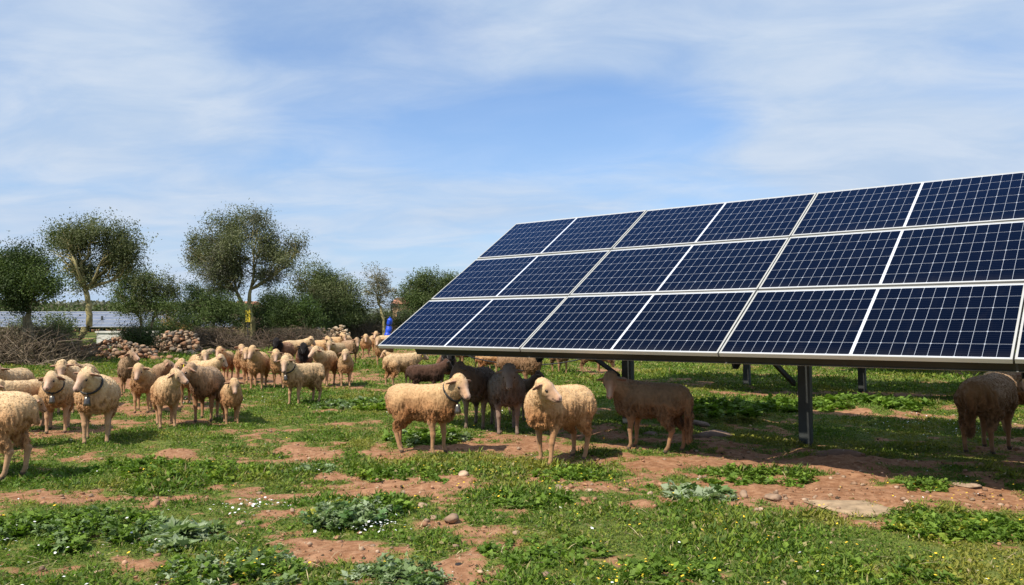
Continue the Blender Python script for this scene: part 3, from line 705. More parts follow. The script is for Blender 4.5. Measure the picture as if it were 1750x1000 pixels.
# brush heaps: tangles of bare twigs
def brush(label, px0, px1, py_base, py_top, d, n, pal, leaf=0, lp=None):
    R = np.random.default_rng(abs(px0) + 11); a = A(px0, py_base, d); b_ = A(px1, py_base, d); h = (py_base - py_top) / FP * d
    c = (a + b_) / 2; c[2] = 0; W = b_[0] - a[0]
    V, F, C = [], [], []
    for i in range(n):
        mb = MB(); x = (R.random() - .5) * W; y = R.normal() * .55; prof = 1 - (2 * abs(x) / W) ** 4
        ang = R.normal() * .9; L = h * (.5 + .8 * R.random()); lean = math.sin(ang) * 1.2
        z0 = -.05 + h * .45 * R.random() * prof; p0 = np.array([x, y, z0]); p1 = np.array([x + lean * L * .8, y + R.normal() * .3, min(z0 + L * abs(math.cos(ang)) * .75, h * prof * (.8 + .3 * R.random()) + .05)])
        mid = (p0 + p1) / 2 + R.normal(size=3) * L * .13; r = .006 + .012 * R.random() ** 2
        pts = [p0, (p0 + mid) / 2 + R.normal(size=3) * .02, mid, (mid + p1) / 2 + R.normal(size=3) * .03, p1]
        mb.tube(pts, [r, r * .9, r * .8, r * .6, r * .3], 3, False)
        for _ in range(2):
            s = pts[R.integers(1, 4)]; e = s + unit(R.normal(size=3)) * L * .3; mb.tube([s, (s + e) / 2 + R.normal(size=3) * .02, e], [r * .5, r * .4, r * .2], 3, False)
        o = len(V); V += mb.V; F += [tuple(o + q for q in f) for f in mb.F]; C += [tuple(np.array(pal[R.integers(len(pal))]) * (.7 + .6 * R.random()))] * len(mb.V)
    root = empty('brush_heap', tuple(c)); tag(root, label, 'brush', 'brush heaps along the wall')
    F = np.array(F); mk('twigs', np.array(V), F, M['twig'], root, col=np.array(C))
    if leaf:
        k = leaf; P = np.stack([(R.random(k) - .5) * W, R.normal(size=k) * .45, h * (.05 + .85 * R.random(k) ** .8)], 1); P[:, 2] *= 1 - (2 * np.abs(P[:, 0]) / W) ** 4
        D = unit(R.normal(size=(k, 3))); N = unit(R.normal(size=(k, 3))); L = .05 + .05 * R.random(k)
        lp = np.array(lp or DRK); v, f, cc = leaf_mesh(P, D, N, L, L * .25, lp[R.integers(len(lp), size=k)] * (.7 + .6 * R.random((k, 1))))
        mk('foliage', v, f, M['leaf'], root, col=cc)
BR = [(.15, .11, .075), (.20, .15, .105), (.10, .075, .05), (.24, .185, .135)]
BRD = [(.13, .09, .065), (.18, .13, .09), (.09, .065, .05)]
brush('grey-brown twiggy brush heap at the left edge below the far solar field', -60, 128, 634, 566, 24.5, 1300, BR, 7000, [(.10, .085, .05), (.14, .11, .07)])
brush('reddish-brown brush heap in front of the dark round bush', 310, 425, 604, 562, 34, 900, BRD + BR[:1], 6000, [(.09, .07, .045), (.12, .085, .055)])
brush('dark brush heap right of the twin trunk', 432, 560, 597, 560, 37, 1000, BRD, 9000, [(.05, .045, .03), (.08, .065, .04)])
brush('pale brown scrub along the far end of the pasture', 560, 690, 590, 556, 46, 800, BR, 7000, [(.17, .12, .08), (.12, .10, .06)])
brush('thin twigs between the rubble walls', 255, 330, 612, 580, 32, 300, BR, 1200, [(.10, .09, .05)])

# dry stone walls
def rubble(label, px0, px1, py, top, d, n, sz, pal, name='dry_stone_wall'):
    R = np.random.default_rng(px0); a = A(px0, py, d); b_ = A(px1, py, d); h = (py - top) / FP * d; W = b_[0] - a[0]
    V, F, C = [], [], []; off = 0
    for i in range(n):
        x = (R.random() - .5) * W; prof = h * (.75 + .5 * vnoise(np.array([[x * 1.3 + px0, 0, 0]]))[0]) * (1 - (2 * abs(x) / W) ** 6)
        z = prof * R.random(); y = R.normal() * .12 * (1.8 - z / max(h, .01)) - (.35 * (1 - z / max(prof, .05)) if R.random() < .6 else 0)
        r = sz * (.5 + .9 * R.random() ** 1.5); v, f = rock(r, R, .75, 2 if n < 500 else 1)
        V.append(v + [x, y, z]); F.append(f + off); off += len(v); C.append(np.tile(np.array(pal[R.integers(len(pal))]) * (.8 + .4 * R.random()), (len(v), 1)))
    c = (a + b_) / 2
    tag(mk(name, np.concatenate(V), np.concatenate(F), M['stone'], col=np.concatenate(C), loc=(c[0], d, 0)), label, 'stone wall', 'dry stone walls')
WALC = [(.30, .165, .095), (.24, .155, .10), (.33, .24, .165), (.20, .16, .125), (.27, .185, .12)]
rubble('tumbled dry stone wall of orange and grey boulders behind the left flock', 128, 270, 626, 596, 27.5, 380, .115, WALC)
rubble('dry stone wall section below the ochre shrub', 250, 345, 612, 575, 31, 420, .115, WALC)
rubble('pale sunlit heap of wall stones behind the black-headed sheep', 528, 600, 592, 556, 40, 280, .12, [(.42, .31, .20), (.36, .25, .16), (.47, .37, .26)])
rubble('tan stone wall behind the blue wrapped post', 668, 960, 590, 552, 48, 560, .14, [(.50, .37, .25), (.42, .29, .19)])
for px, py, w, lb in ((326, 608, 22, 'tan boulder left of a pair below the brush heap'), (357, 605, 24, 'tan boulder right of a pair below the brush heap'), (265, 615, 20, 'pale angular boulder at the foot of the left wall'), (302, 617, 14, 'low yellowish boulder right of the left wall'), (52, 641, 11, 'small orange boulder on the turf below the left brush heap'), (247, 612, 12, 'small boulder at the left wall foot'), (290, 613, 14, 'pale boulder between the wall and the flock')):
    stone(px, py, w, lb, .75, None, 'boulders below the wall', 'boulder', 'boulder')

# white concrete kerb wall in front of the far solar field
a, b_ = A(165, 582, 36), A(262, 582, 36); mb = MB(); mb.box((a[0], 36, -.2), (b_[0], 36.4, .72)); mb.box((a[0] - .05, 35.95, .722), (b_[0] + .05, 36.45, .80))
tag(mb.build('low_wall', M['render']), 'low whitish concrete wall before the far solar field', 'wall')
# farm buildings far off
def house(label, px0, px1, top, d, dep=8):
    a, b_ = A(px0, top, d), A(px1, top, d); w = b_[0] - a[0]; h = a[2]; root = empty('farm_building', (a[0], d, 0)); tag(root, label, 'building', 'far farm buildings')
    mb = MB(); mb.box((0, 0, -.3), (w, dep, h)); mb.build('wall', M['tanwall'], root)
    mb = MB(); mb.quadbox([(-.2, -.3, h), (w + .2, -.3, h), (w + .2, dep + .3, h), (-.2, dep + .3, h), (-.2, dep / 2 - .1, h + .8), (w + .2, dep / 2 - .1, h + .8), (w + .2, dep / 2 + .1, h + .8), (-.2, dep / 2 + .1, h + .8)]); mb.build('roof', M['tile'], root)
    for k in (.25, .7):
        mb = MB(); mb.box((w * k, -.03, h * .4), (w * k + .8, .05, h * .7)); mb.build('window', M['dark_glass'], root)
house('small tan farm building between the sparse tree and the round dark tree', 671, 700, 519, 95)
house('distant tan farm building behind the twin trunk olive', 392, 422, 524, 110)
# yellow board on the twin trunk, blue wrapped post
a = A(423, 540, 39.6); root = empty('marker_board', (a[0], a[1], 0)); tag(root, 'yellow marker board on a stake in front of the twin trunk', 'marker board')
mb = MB(); mb.box((-.10, 0, a[2] - .30), (.13, .03, a[2] + .30)); mb.build('board', M['yellow'], root); mb = MB(); mb.box((-.02, .031, -.2), (.03, .07, a[2] + .2)); mb.build('stake', M['steel'], root)
a = A(664, 585, 38); root = empty('wrapped_post', (a[0], a[1], 0)); tag(root, 'post wrapped in bright blue plastic sheeting tied in bulges beside the solar table', 'wrapped post')
hh = A(664, 543, 38)[2]; mb = MB(); pts, rr = [], []
for k in range(33):
    f_ = k / 32; pts.append((-.10 + .16 * f_ + .015 * math.sin(f_ * 23), .03 * math.sin(f_ * 11), hh * f_ * .985)); bul = abs(math.sin(f_ * PI * 4.0)) ** .5
    rr.append((.20 - .08 * f_) * (.70 + .30 * bul) * (1 if k < 32 else .4))
mb.tube(pts, rr, 14); o = mb.build('plastic_sheeting', M['blue'], root, True)
mb = MB()
for f_ in (.25, .5, .75): mb.tube([(-.10 + .16 * f_ + .11 * math.cos(q * PI / 6), .115 * math.sin(q * PI / 6), hh * f_) for q in range(13)], .012, 5)
mb.build('cord', M['black'], root)
mb = MB(); mb.tube([(0.06, 0, hh * .9), (.06, 0, hh + .05)], .03, 8); mb.build('post_top', M['blue'], root)

# distant woodland and hills
def woodland():
    R = np.random.default_rng(5); V, F, C = [], [], []; off = 0
    for (d, px0, px1, top, n, sz, pal) in ((85, -250, 420, 516, 30000, .32, MIDG[:3] + [(.11, .10, .06)]), (130, 300, 2200, 533, 26000, .5, MIDG[:3]), (120, -400, 330, 512, 14000, .5, [(.10, .11, .07), (.12, .12, .08)])):
        x0, x1 = (px0 - 875) / FP * d, (px1 - 875) / FP * d; ht = HC + (544 - top) / FP * d
        x = x0 + (x1 - x0) * R.random(n); prof = ht * (.55 + .6 * fbm(np.stack([x * .13, 0 * x + d, 0 * x], 1), 3)); z = prof * R.random(n) ** .6; y = d + R.normal(size=n) * 2
        P = np.stack([x, y, z], 1); L = sz * (.6 + .8 * R.random(n)); c = np.array(pal)[R.integers(len(pal), size=n)] * (.7 + .6 * R.random((n, 1)))
        v, f, cc = leaf_mesh(P, unit(R.normal(size=(n, 3))), unit(R.normal(size=(n, 3)) + [0, -.5, .5]), L, L * .4, c); V.append(v); F.append(f + off); off += len(v); C.append(cc)
    tag(mk('woodland', np.concatenate(V), np.concatenate(F), M['leaf'], col=np.concatenate(C)), 'low distant scrub woodland along the horizon', 'woodland', kind='stuff')
woodland()
hx = np.linspace(-700, 700, 90); hy = np.array([300., 340, 420, 520]); HX, HY = np.meshgrid(hx, hy)
HZ = np.array([-2, 1, 1, -1])[:, None] * 1.0 + np.array([0, 5, 8, 0])[:, None] * (.5 + .7 * fbm(np.stack([HX.ravel() * .012, HY.ravel() * .01, 0 * HX.ravel()], 1), 3).reshape(HX.shape))
ix = np.arange(HX.size).reshape(HX.shape); Fh = np.stack([ix[:-1, :-1], ix[:-1, 1:], ix[1:, 1:], ix[1:, :-1]], -1).reshape(-1, 4)
tag(mk('hills', np.stack([HX.ravel(), HY.ravel(), HZ.ravel()], 1), Fh, simple('hill_scrub', (.13, .15, .12), .95, 0, .2, .05), smooth=True), 'low distant wooded hills', 'hills', kind='structure')

# ------------------------------------------------------------------ SHEEP
def surface_nets(F, o, h):
    ins = F < 0
    cs = ins[:-1, :-1, :-1].astype(np.int8)
    tot = np.zeros(cs.shape, np.int8)
    for a in (0, 1):
        for b in (0, 1):
            for c in (0, 1): tot += ins[a:a + cs.shape[0], b:b + cs.shape[1], c:c + cs.shape[2]]
    act = (tot > 0) & (tot < 8); I = np.argwhere(act); n = len(I)
    cor = [(a, b, c) for a in (0, 1) for b in (0, 1) for c in (0, 1)]
    val = np.stack([F[I[:, 0] + a, I[:, 1] + b, I[:, 2] + c] for a, b, c in cor], 1)
    acc = np.zeros((n, 3)); cnt = np.zeros(n)
    for i, ca in enumerate(cor):
        for j, cb in enumerate(cor):
            if j <= i or sum(abs(np.subtract(ca, cb))) != 1: continue
            va, vb = val[:, i], val[:, j]; k = (va < 0) != (vb < 0); t_ = va / (va - vb + 1e-12)
            p = np.array(ca) + t_[:, None] * (np.array(cb) - np.array(ca)); acc[k] += p[k]; cnt[k] += 1
    V = (I + acc / cnt[:, None]) * h + o
    idm = -np.ones(act.shape, np.int64); idm[act] = np.arange(n)
    faces = []
    for ax in range(3):
        sl0 = [slice(None)] * 3; sl1 = [slice(None)] * 3; sl0[ax] = slice(0, -1); sl1[ax] = slice(1, None)
        a, b = ins[tuple(sl0)], ins[tuple(sl1)]; E = np.argwhere(a != b); u, v = (ax + 1) % 3, (ax + 2) % 3
        E = E[(E[:, u] > 0) & (E[:, v] > 0) & (E[:, u] < act.shape[u]) & (E[:, v] < act.shape[v])]
        fl = a[E[:, 0], E[:, 1], E[:, 2]]
        def g(du, dv):
            q = E.copy(); q[:, u] -= du; q[:, v] -= dv; return idm[q[:, 0], q[:, 1], q[:, 2]]
        Q = np.stack([g(1, 1), g(0, 1), g(0, 0), g(1, 0)], 1); Q[~fl] = Q[~fl][:, ::-1]; faces.append(Q)
    return V, np.concatenate(faces)
def rotm(yaw, pitch, roll=0):
    cy, sy, cp, sp, cr, sr = math.cos(yaw), math.sin(yaw), math.cos(pitch), math.sin(pitch), math.cos(roll), math.sin(roll)
    Rz = np.array([[cy, -sy, 0], [sy, cy, 0], [0, 0, 1]]); Ry = np.array([[cp, 0, -sp], [0, 1, 0], [sp, 0, cp]]); Rx = np.array([[1, 0, 0], [0, cr, -sr], [0, sr, cr]])
    return Rz @ Ry @ Rx                       # positive pitch lifts +x
class Cap:
    def __init__(s, a, b, ra, rb, k, reg): s.a, s.b, s.ra, s.rb, s.k, s.reg = np.array(a, float), np.array(b, float), ra, rb, k, reg
    def box(s):
        m = max(s.ra, s.rb) + s.k + .03; return np.minimum(s.a, s.b) - m, np.maximum(s.a, s.b) + m
    def d(s, x, y, z):
        ab = s.b - s.a; L = ab @ ab; px, py, pz = x - s.a[0], y - s.a[1], z - s.a[2]
        t_ = np.clip((px * ab[0] + py * ab[1] + pz * ab[2]) / L, 0, 1)
        return np.sqrt((px - t_ * ab[0]) ** 2 + (py - t_ * ab[1]) ** 2 + (pz - t_ * ab[2]) ** 2) - (s.ra + t_ * (s.rb - s.ra))
class Ell:
    def __init__(s, c, r, k, reg, R=None): s.c, s.r, s.k, s.reg = np.array(c, float), np.array(r, float), k, reg; s.R = np.eye(3) if R is None else R
    def box(s): m = s.r.max() + s.k + .03; return s.c - m, s.c + m
    def d(s, x, y, z):
        px, py, pz = x - s.c[0], y - s.c[1], z - s.c[2]; R = s.R
        a = (px * R[0, 0] + py * R[1, 0] + pz * R[2, 0]); b = (px * R[0, 1] + py * R[1, 1] + pz * R[2, 1]); c = (px * R[0, 2] + py * R[1, 2] + pz * R[2, 2])
        k0 = np.sqrt((a / s.r[0]) ** 2 + (b / s.r[1]) ** 2 + (c / s.r[2]) ** 2); k1 = np.sqrt((a / s.r[0] ** 2) ** 2 + (b / s.r[1] ** 2) ** 2 + (c / s.r[2] ** 2) ** 2)
        return k0 * (k0 - 1) / (k1 + 1e-9)
def wrap(a): return (a + 180) % 360 - 180
COLS = {  # wool top, wool low, face, leg
    'cream': ((.55, .395, .225), (.37, .205, .095), (.43, .275, .18), (.43, .265, .15)),
    'tan': ((.52, .35, .185), (.33, .165, .07), (.41, .25, .155), (.40, .23, .12)),
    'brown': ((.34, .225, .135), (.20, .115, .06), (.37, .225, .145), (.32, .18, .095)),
    'dark': ((.16, .115, .085), (.10, .065, .045), (.12, .08, .06), (.20, .14, .10)),
    'darkbrown': ((.085, .045, .03), (.05, .026, .018), (.03, .02, .016), (.05, .03, .02)),
    'blackhead': ((.30, .165, .095), (.20, .10, .055), (.012, .010, .010), (.035, .025, .02)),
    'grey': ((.24, .20, .17), (.17, .12, .09), (.20, .15, .12), (.24, .17, .13))}
SHN = [0]
def sheep(label, px, py, heading, look, scale=1.0, col='cream', neck=48, hpitch=-48, legs=(0, 0, 0, 0), tail=.12, bell=False, etag=None, fat=1.0, graze=False, voxel=None, ears=0, group='flock of sheep on the pasture', pos=None, blaze=False):
    """px,py: pixel of the ground point under the body centre; heading/look in degrees (0 right, 90 away, 270 to camera)"""
    SHN[0] += 1; R = np.random.default_rng(100 + SHN[0])
    x0, y0 = G(px, py) if pos is None else pos
    z0 = float(hgt(np.array([x0]), np.array([y0]))[0])
    d = y0; vx = voxel or min(max(.0085, .00105 * d), .0145)
    vx /= scale
    if x0 < -1 and 9.7 < y0 < 22 and pos is None: scale *= .94; fat *= .92
    dv = math.degrees(math.atan2(x0, y0)); heading -= dv; look -= dv
    if 40 <= neck: neck -= 15
    neck += R.normal() * 4; hpitch += R.normal() * 5; look += R.normal() * 6
    T = wrap(look - heading); ny = math.radians(np.clip(T * .55, -75, 75)); hy = math.radians(T)
    prims = []; add = prims.append
    w = .175 * fat; belly = .345 - .02 * (fat - 1) * 4
    add(Ell((.16, 0, .53), (.215, w * .92, .178), .08, 'wool')); add(Ell((-.02, 0, .525), (.26, w * 1.05, .172 * (.9 + .1 * fat)), .08, 'wool')); add(Ell((-.22, 0, .54), (.195, w * .96, .165), .08, 'wool'))
    add(Cap((-.315, 0, .59), (.22, 0, .60), .105, .10, .06, 'wool'))
    add(Ell((.285, 0, .49), (.11, .115, .14), .07, 'wool'))
    # neck and head
    nb = np.array([.255, 0, .59]); npitch = math.radians(neck if not graze else -38); nl = .265 if not graze else .36
    nd = np.array([math.cos(npitch) * math.cos(ny), math.cos(npitch) * math.sin(ny), math.sin(npitch)])
    hb = nb + nd * nl; mid = nb + nd * nl * .5 * 1.02
    add(Cap(nb, mid,   .138, .108, .06, 'wool')); add(Cap(mid, hb, .106, .080, .04, 'wool'))
    hp = math.radians(hpitch if not graze else -68); HR = rotm(hy, hp, R.normal() * .06); hs = 1.07; H = lambda *v: hb + HR @ (np.array(v) * hs * [.90, 1, 1])
    hE = lambda c, r_, k, reg, R_: add(Ell(c, np.array(r_) * hs, k, reg, R_)); hC = lambda a_, b__, ra, rb, k, reg: add(Cap(a_, b__, ra * hs, rb * hs, k, reg))
    hE(H(.015, 0, .010), (.075, .056, .062), .02, 'face', HR); hC(H(.03, 0, .024), H(.160, 0, .000), .046, .031, .022, 'face')
    hC(H(.03, 0, -.030), H(.160, 0, -.028), .038, .023, .02, 'face'); hE(H(.172, 0, -.010), (.030, .034, .032), .012, 'nose', HR)
    for s in (1, -1):
        hE(H(.045, s * .043, .030), (.026, .014, .012), .008, 'face', HR)          # brow
        hE(H(.045, s * .036, -.012), (.034, .016, .022), .012, 'face', HR)         # cheek
        er = rotm(math.radians(s * (98 + ears)), math.radians(-22 + R.normal() * 9)); e0 = H(-.018, s * .050, .030)
        Re = HR @ er @ rotm(0, 0, s * math.radians(-62)); c = e0 + HR @ er @ np.array([.060, 0, 0]); th = max(.010, vx * 1.1)
        add(Ell(c, (.066, .039, th), .010, 'ear', Re)); add(Cap(e0, c, .016, .013, .010, 'ear'))
    add(Ell(H(-.055, 0, .030), (.058, .064, .054), .03, 'wool', HR))
    lr = max(1.0, vx / .016)
    for i, (sx, sy) in enumerate(((1, 1), (1, -1), (-1, 1), (-1, -1))):
        o = legs[i]; yy = sy * .098 * (.6 + .4 * fat)
        if sx > 0:
            P = [(.185, yy, .47), (.175 + o * .25, yy * 1.08, .345), (.190 + o * .6, yy * 1.02, .215), (.185 + o * .92, yy * 1.0, .065), (.205 + o, yy, .018)]
            rr = [.078, .040, .0245, .0175, .023]
        else:
            P = [(-.245, yy, .49), (-.205 + o * .15, yy * 1.15, .385), (-.305 + o * .6, yy * 1.05, .235), (-.280 + o * .92, yy * 1.0, .065), (-.255 + o, yy, .018)]
            rr = [.108, .064, .027, .0185, .023]
        regs = ['wool', 'leg' if sx > 0 else 'wool', 'leg', 'hoof']
        for k in range(4):
            add(Cap(P[k], P[k + 1], rr[k] * (1 if k == 0 else lr), rr[k + 1] * lr, (.05, .03, .012, .010)[k], regs[k]))
        kn = P[2]; add(Ell(kn, (.028 * lr, .026 * lr, .036), .012, 'leg'))
    if tail > 0:
        tw = .046 if tail > .25 else .034
        add(Cap((-.375, 0, .63), (-.42, .0, .56), .045, tw, .03, 'wool')); add(Cap((-.42, 0, .56), (-.445 + .03 * (tail > .25), R.normal() * .01, .56 - tail), tw, tw * .6, .02, 'wool'))
    lo = np.min([p.box()[0] for p in prims], 0); hi = np.max([p.box()[1] for p in prims], 0); lo[2] = -.04
    nxyz = np.ceil((hi - lo) / vx).astype(int) + 1
    Fd = np.full(nxyz, .5, np.float32); ax = [lo[i] + vx * np.arange(nxyz[i]) for i in range(3)]
    for p in prims:
        a, b = p.box(); ia = np.maximum(np.floor((a - lo) / vx).astype(int), 0); ib = np.minimum(np.ceil((b - lo) / vx).astype(int) + 1, nxyz)
        X_, Y_, Z_ = np.meshgrid(ax[0][ia[0]:ib[0]], ax[1][ia[1]:ib[1]], ax[2][ia[2]:ib[2]], indexing='ij', sparse=True)
        dd = p.d(X_, Y_, Z_); S = Fd[ia[0]:ib[0], ia[1]:ib[1], ia[2]:ib[2]]
        hh = np.clip(1 - np.abs(S - dd) / p.k, 0, 1); S[:] = np.minimum(S, dd) - hh * hh * p.k * .25
    V, Fq = surface_nets(Fd, lo, vx)
    # normals
    tri = V[Fq]; fn = np.cross(tri[:, 2] - tri[:, 0], tri[:, 3] - tri[:, 1]); Nn = np.zeros_like(V)
    for k in range(4): np.add.at(Nn, Fq[:, k], fn)
    Nn = unit(Nn)
    dist = {}
    for p in prims:
        q = p.d(V[:, 0], V[:, 1], V[:, 2]); dist[p.reg] = np.minimum(dist.get(p.reg, 9), q)
    skin = np.min([dist[k] for k in ('face', 'nose', 'ear', 'leg', 'hoof')], 0)
    # bare skin also where the leg drops below the elbow
    wl = sstep(-.012, .016, skin - dist['wool'])
    s0 = R.random(3) * 50
    amp = wl * .021
    q = V * np.array([9, 9, 6]) + s0
    dn = (fbm(q, 3) - .5) * 1.3
    rdg = 1 - np.abs(2 * fbm(V * np.array([26, 26, 9]) + s0, 3) - 1) * 2.2      # crimped locks
    low = 1 - sstep(.40, .62, V[:, 2])
    dn = dn + (rdg - .5) * (.35 + .75 * low) 
    V = V + Nn * (amp * dn)[:, None]
    # shaggy belly edge
    hem = wl * sstep(.42, .34, V[:, 2]) * (vnoise(V * 34 + s0) - .4) * .03
    V[:, 2] -= np.maximum(hem, 0)
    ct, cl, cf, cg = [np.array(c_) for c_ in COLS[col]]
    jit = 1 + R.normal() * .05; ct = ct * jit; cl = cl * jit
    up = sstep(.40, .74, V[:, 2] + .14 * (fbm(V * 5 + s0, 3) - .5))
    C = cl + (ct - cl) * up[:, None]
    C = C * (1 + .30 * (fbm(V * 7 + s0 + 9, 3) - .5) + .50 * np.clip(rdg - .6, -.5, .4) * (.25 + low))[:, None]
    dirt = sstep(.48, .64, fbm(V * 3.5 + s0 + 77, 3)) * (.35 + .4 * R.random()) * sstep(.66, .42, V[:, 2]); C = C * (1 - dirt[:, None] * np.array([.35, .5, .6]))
    if col == 'blackhead':
        fr = sstep(.26, .38, V[:, 0] + .12 * (V[:, 2] - .5)); C = C * (1 - fr[:, None]) + np.array([.012, .010, .010]) * fr[:, None]
        dk = sstep(.36, .30, V[:, 2]); C = C * (1 - dk[:, None]) + np.array(cg) * dk[:, None]
    Cs = np.tile(cg, (len(V), 1)) * (1 + .3 * (fbm(V * 14 + s0, 2) - .5))[:, None]
    stain = (R.random() * .5 + .2) * sstep(.45, .15, np.abs(V[:, 2] - .26) * 2); Cs = Cs * (1 - .45 * stain[:, None] * np.array([.5, .8, 1]))
    Cs[dist['hoof'] < .012] = cg * .75; lowz = V[:, 2] < .032; Cs[lowz] = np.array([.10, .07, .05])
    fm = np.minimum(np.minimum(dist['face'], dist['nose']), dist['ear']) <= np.minimum(dist['leg'], dist['hoof']); Lc = (V - hb) @ HR / hs / [.90, 1, 1]
    Cf = np.tile(cf, (len(V), 1)) * (1 + .45 * (fbm(V * 22 + s0, 3) - .5) + .5 * (fbm(V * 8 + s0 + 31, 2) - .5))[:, None]
    if cf[0] > .3:
        Cf = Cf * (1 - .30 * sstep(.03, .0, np.abs(np.abs(Lc[:, 1]) - .045)) * sstep(.06, .02, np.abs(Lc[:, 0] - .03)))[:, None]
        nose = sstep(.165, .195, Lc[:, 0])[:, None]; Cf = Cf * (1 - nose) + np.array([.42, .23, .17]) * nose
        pale = (sstep(.03, .12, Lc[:, 0]) * sstep(.03, .0, np.abs(Lc[:, 1])) * .6)[:, None]; Cf = Cf * (1 - pale) + np.array([.60, .45, .35]) * pale
        er_ = np.sqrt(((Lc[:, 0] - .050) / .026) ** 2 + ((np.abs(Lc[:, 1]) - .047) / .03) ** 2 + ((Lc[:, 2] - .013) / .019) ** 2); em = (.72 * sstep(1.25, .6, er_))[:, None]; Cf = Cf * (1 - em) + np.array([.07, .04, .03]) * em
        jaw = (sstep(-.02, -.045, Lc[:, 2]) * .3)[:, None]; Cf = Cf * (1 - jaw * np.array([.4, .6, .7]))
        eo = (dist['ear'] < dist['face'])[:, None] * .5; Cf = Cf * (1 - eo) + np.array([.26, .14, .08]) * eo
        ei = (dist['ear'] < dist['face'])[:, None] * sstep(0, .4, (Nn @ HR)[:, 0])[:, None] * .85; Cf = Cf * (1 - ei) + np.array([.17, .075, .045]) * ei
    mouth = (np.abs(Lc[:, 2] + .022 + .05 * np.maximum(.17 - Lc[:, 0], 0)) < .0085) & (Lc[:, 0] > .125) & (Lc[:, 0] < .22); Cf[mouth] = Cf[mouth] * .35
    nst = (np.abs(Lc[:, 0] - .196) < .016) & (np.abs(np.abs(Lc[:, 1]) - .016) < .009) & (np.abs(Lc[:, 2] - .002) < .009); Cf[nst] = Cf[nst] * .3
    if blaze: Cf[(Lc[:, 2] > .05) & (Lc[:, 0] < .0) & (np.abs(Lc[:, 1]) < .03)] = (.5, .48, .45)
    Cs[fm] = Cf[fm]
    Cw = C * wl[:, None] + Cs * (1 - wl[:, None])
    root = empty('sheep', (x0, y0, z0 - .004), math.radians(heading)); root.scale = (scale,) * 3
    tag(root, label, 'sheep', group)
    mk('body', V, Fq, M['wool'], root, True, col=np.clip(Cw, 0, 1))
    # wool locks: short tapering staples standing out of the fleece
    area = np.linalg.norm(fn, axis=1) * .5; wf = wl[Fq].mean(1); pr = area * (wf > .6)
    nt = int(np.clip(15000 * (8 / d) ** 1.2, 1500, 15000)); pick = R.choice(len(Fq), nt, p=pr / pr.sum()); bc = R.dirichlet((1, 1, 1, 1), nt)
    P = (V[Fq[pick]] * bc[..., None]).sum(1); Np = unit(Nn[Fq[pick]].mean(1)); sz = np.clip(d / 8, 1, 2.6)
    D = unit(Np * .50 + np.array([-.15, 0, -.55]) + R.normal(size=(nt, 3)) * .28); Wd = unit(np.cross(D, R.normal(size=(nt, 3)))); 
    L = (.007 + .006 * R.random(nt)) * (1 + .5 * (sz - 1)) * (1 + .8 * sstep(.5, .36, P[:, 2])); ww = .0028 * sz + .0018 * R.random(nt)
    Vt = np.stack([P - Wd * ww[:, None] - Np * .003, P + Wd * ww[:, None] - Np * .003, P + D * L[:, None]], 1).reshape(-1, 3)
    Ct = np.maximum(Cw[Fq[pick]].mean(1), C[Fq[pick]].mean(1) * .9) * (.96 + .14 * R.random((nt, 1)))
    mk('fleece', Vt, np.arange(nt * 3).reshape(-1, 3), M['tuft'], root, col=np.clip(np.repeat(Ct, 3, 0), 0, 1))
    if d < 19:
        for s in (1, -1):
            mb = MB(); c = H(.054, s * .050, .014); n_, m_ = 8, 6
            for i in range(m_ + 1):
                for k in range(n_):
                    a_, b__ = PI * i / m_, 2 * PI * k / n_; v = HR @ np.array([.019 * math.cos(b__) * math.sin(a_), s * .014 * math.cos(a_), .0145 * math.sin(b__) * math.sin(a_)]); mb.V.append(tuple(c + v))
            for i in range(m_):
                for k in range(n_): mb.F.append((i * n_ + k, i * n_ + (k + 1) % n_, (i + 1) * n_ + (k + 1) % n_, (i + 1) * n_ + k))
            mb.build('eye', M['eye'], root, True)
    if bell:
        mb = MB(); cpt = nb + nd * nl * .52; a1 = unit(np.cross(nd, [0, 0, 1.])); a2 = np.cross(nd, a1); pts = []
        dwn = -a2 if a2[2] > 0 else a2
        for k in range(25):
            q_ = 2 * PI * k / 24; rr = .118; pts.append(cpt + (a1 * math.cos(q_) + a2 * math.sin(q_)) * rr + dwn * .010 - nd * .0)
        mb.tube(pts, .012, 6); cl_ = mb.build('collar', M['strap'], root, True)
        c = cpt + dwn * .135 + np.array([0, 0, -.02]); mb = MB()
        prof = [(.0, .010), (-.004, .024), (-.03, .029), (-.06, .033), (-.085, .039), (-.087, .030)]
        mb.tube([c + np.array([0, 0, z_ * 1.15]) for z_, _ in prof], [r_ for _, r_ in prof], 14); bl = mb.build('bell', M['bell'], cl_, True)
        mb = MB(); mb.tube([cpt + dwn * .11, c + np.array([0, 0, .004])], .008, 6); mb.build('loop', M['strap'], cl_)
    if etag:
        s = 1 if etag > 0 else -1; er = rotm(math.radians(s * 100), math.radians(-14)); c = H(-.018, s * .052, .032) + HR @ er @ np.array([.085, 0, 0]) 
        mb = MB(); mb.fbox(c, HR[:, 0], HR[:, 1], np.array([0, 0, 1.]), (.012, -.018, -.045), (.017, .018, .003)); mb.build('ear_tag', M['tagy'], root)
    return root
FL = 'flock of sheep on the pasture'
S = sheep
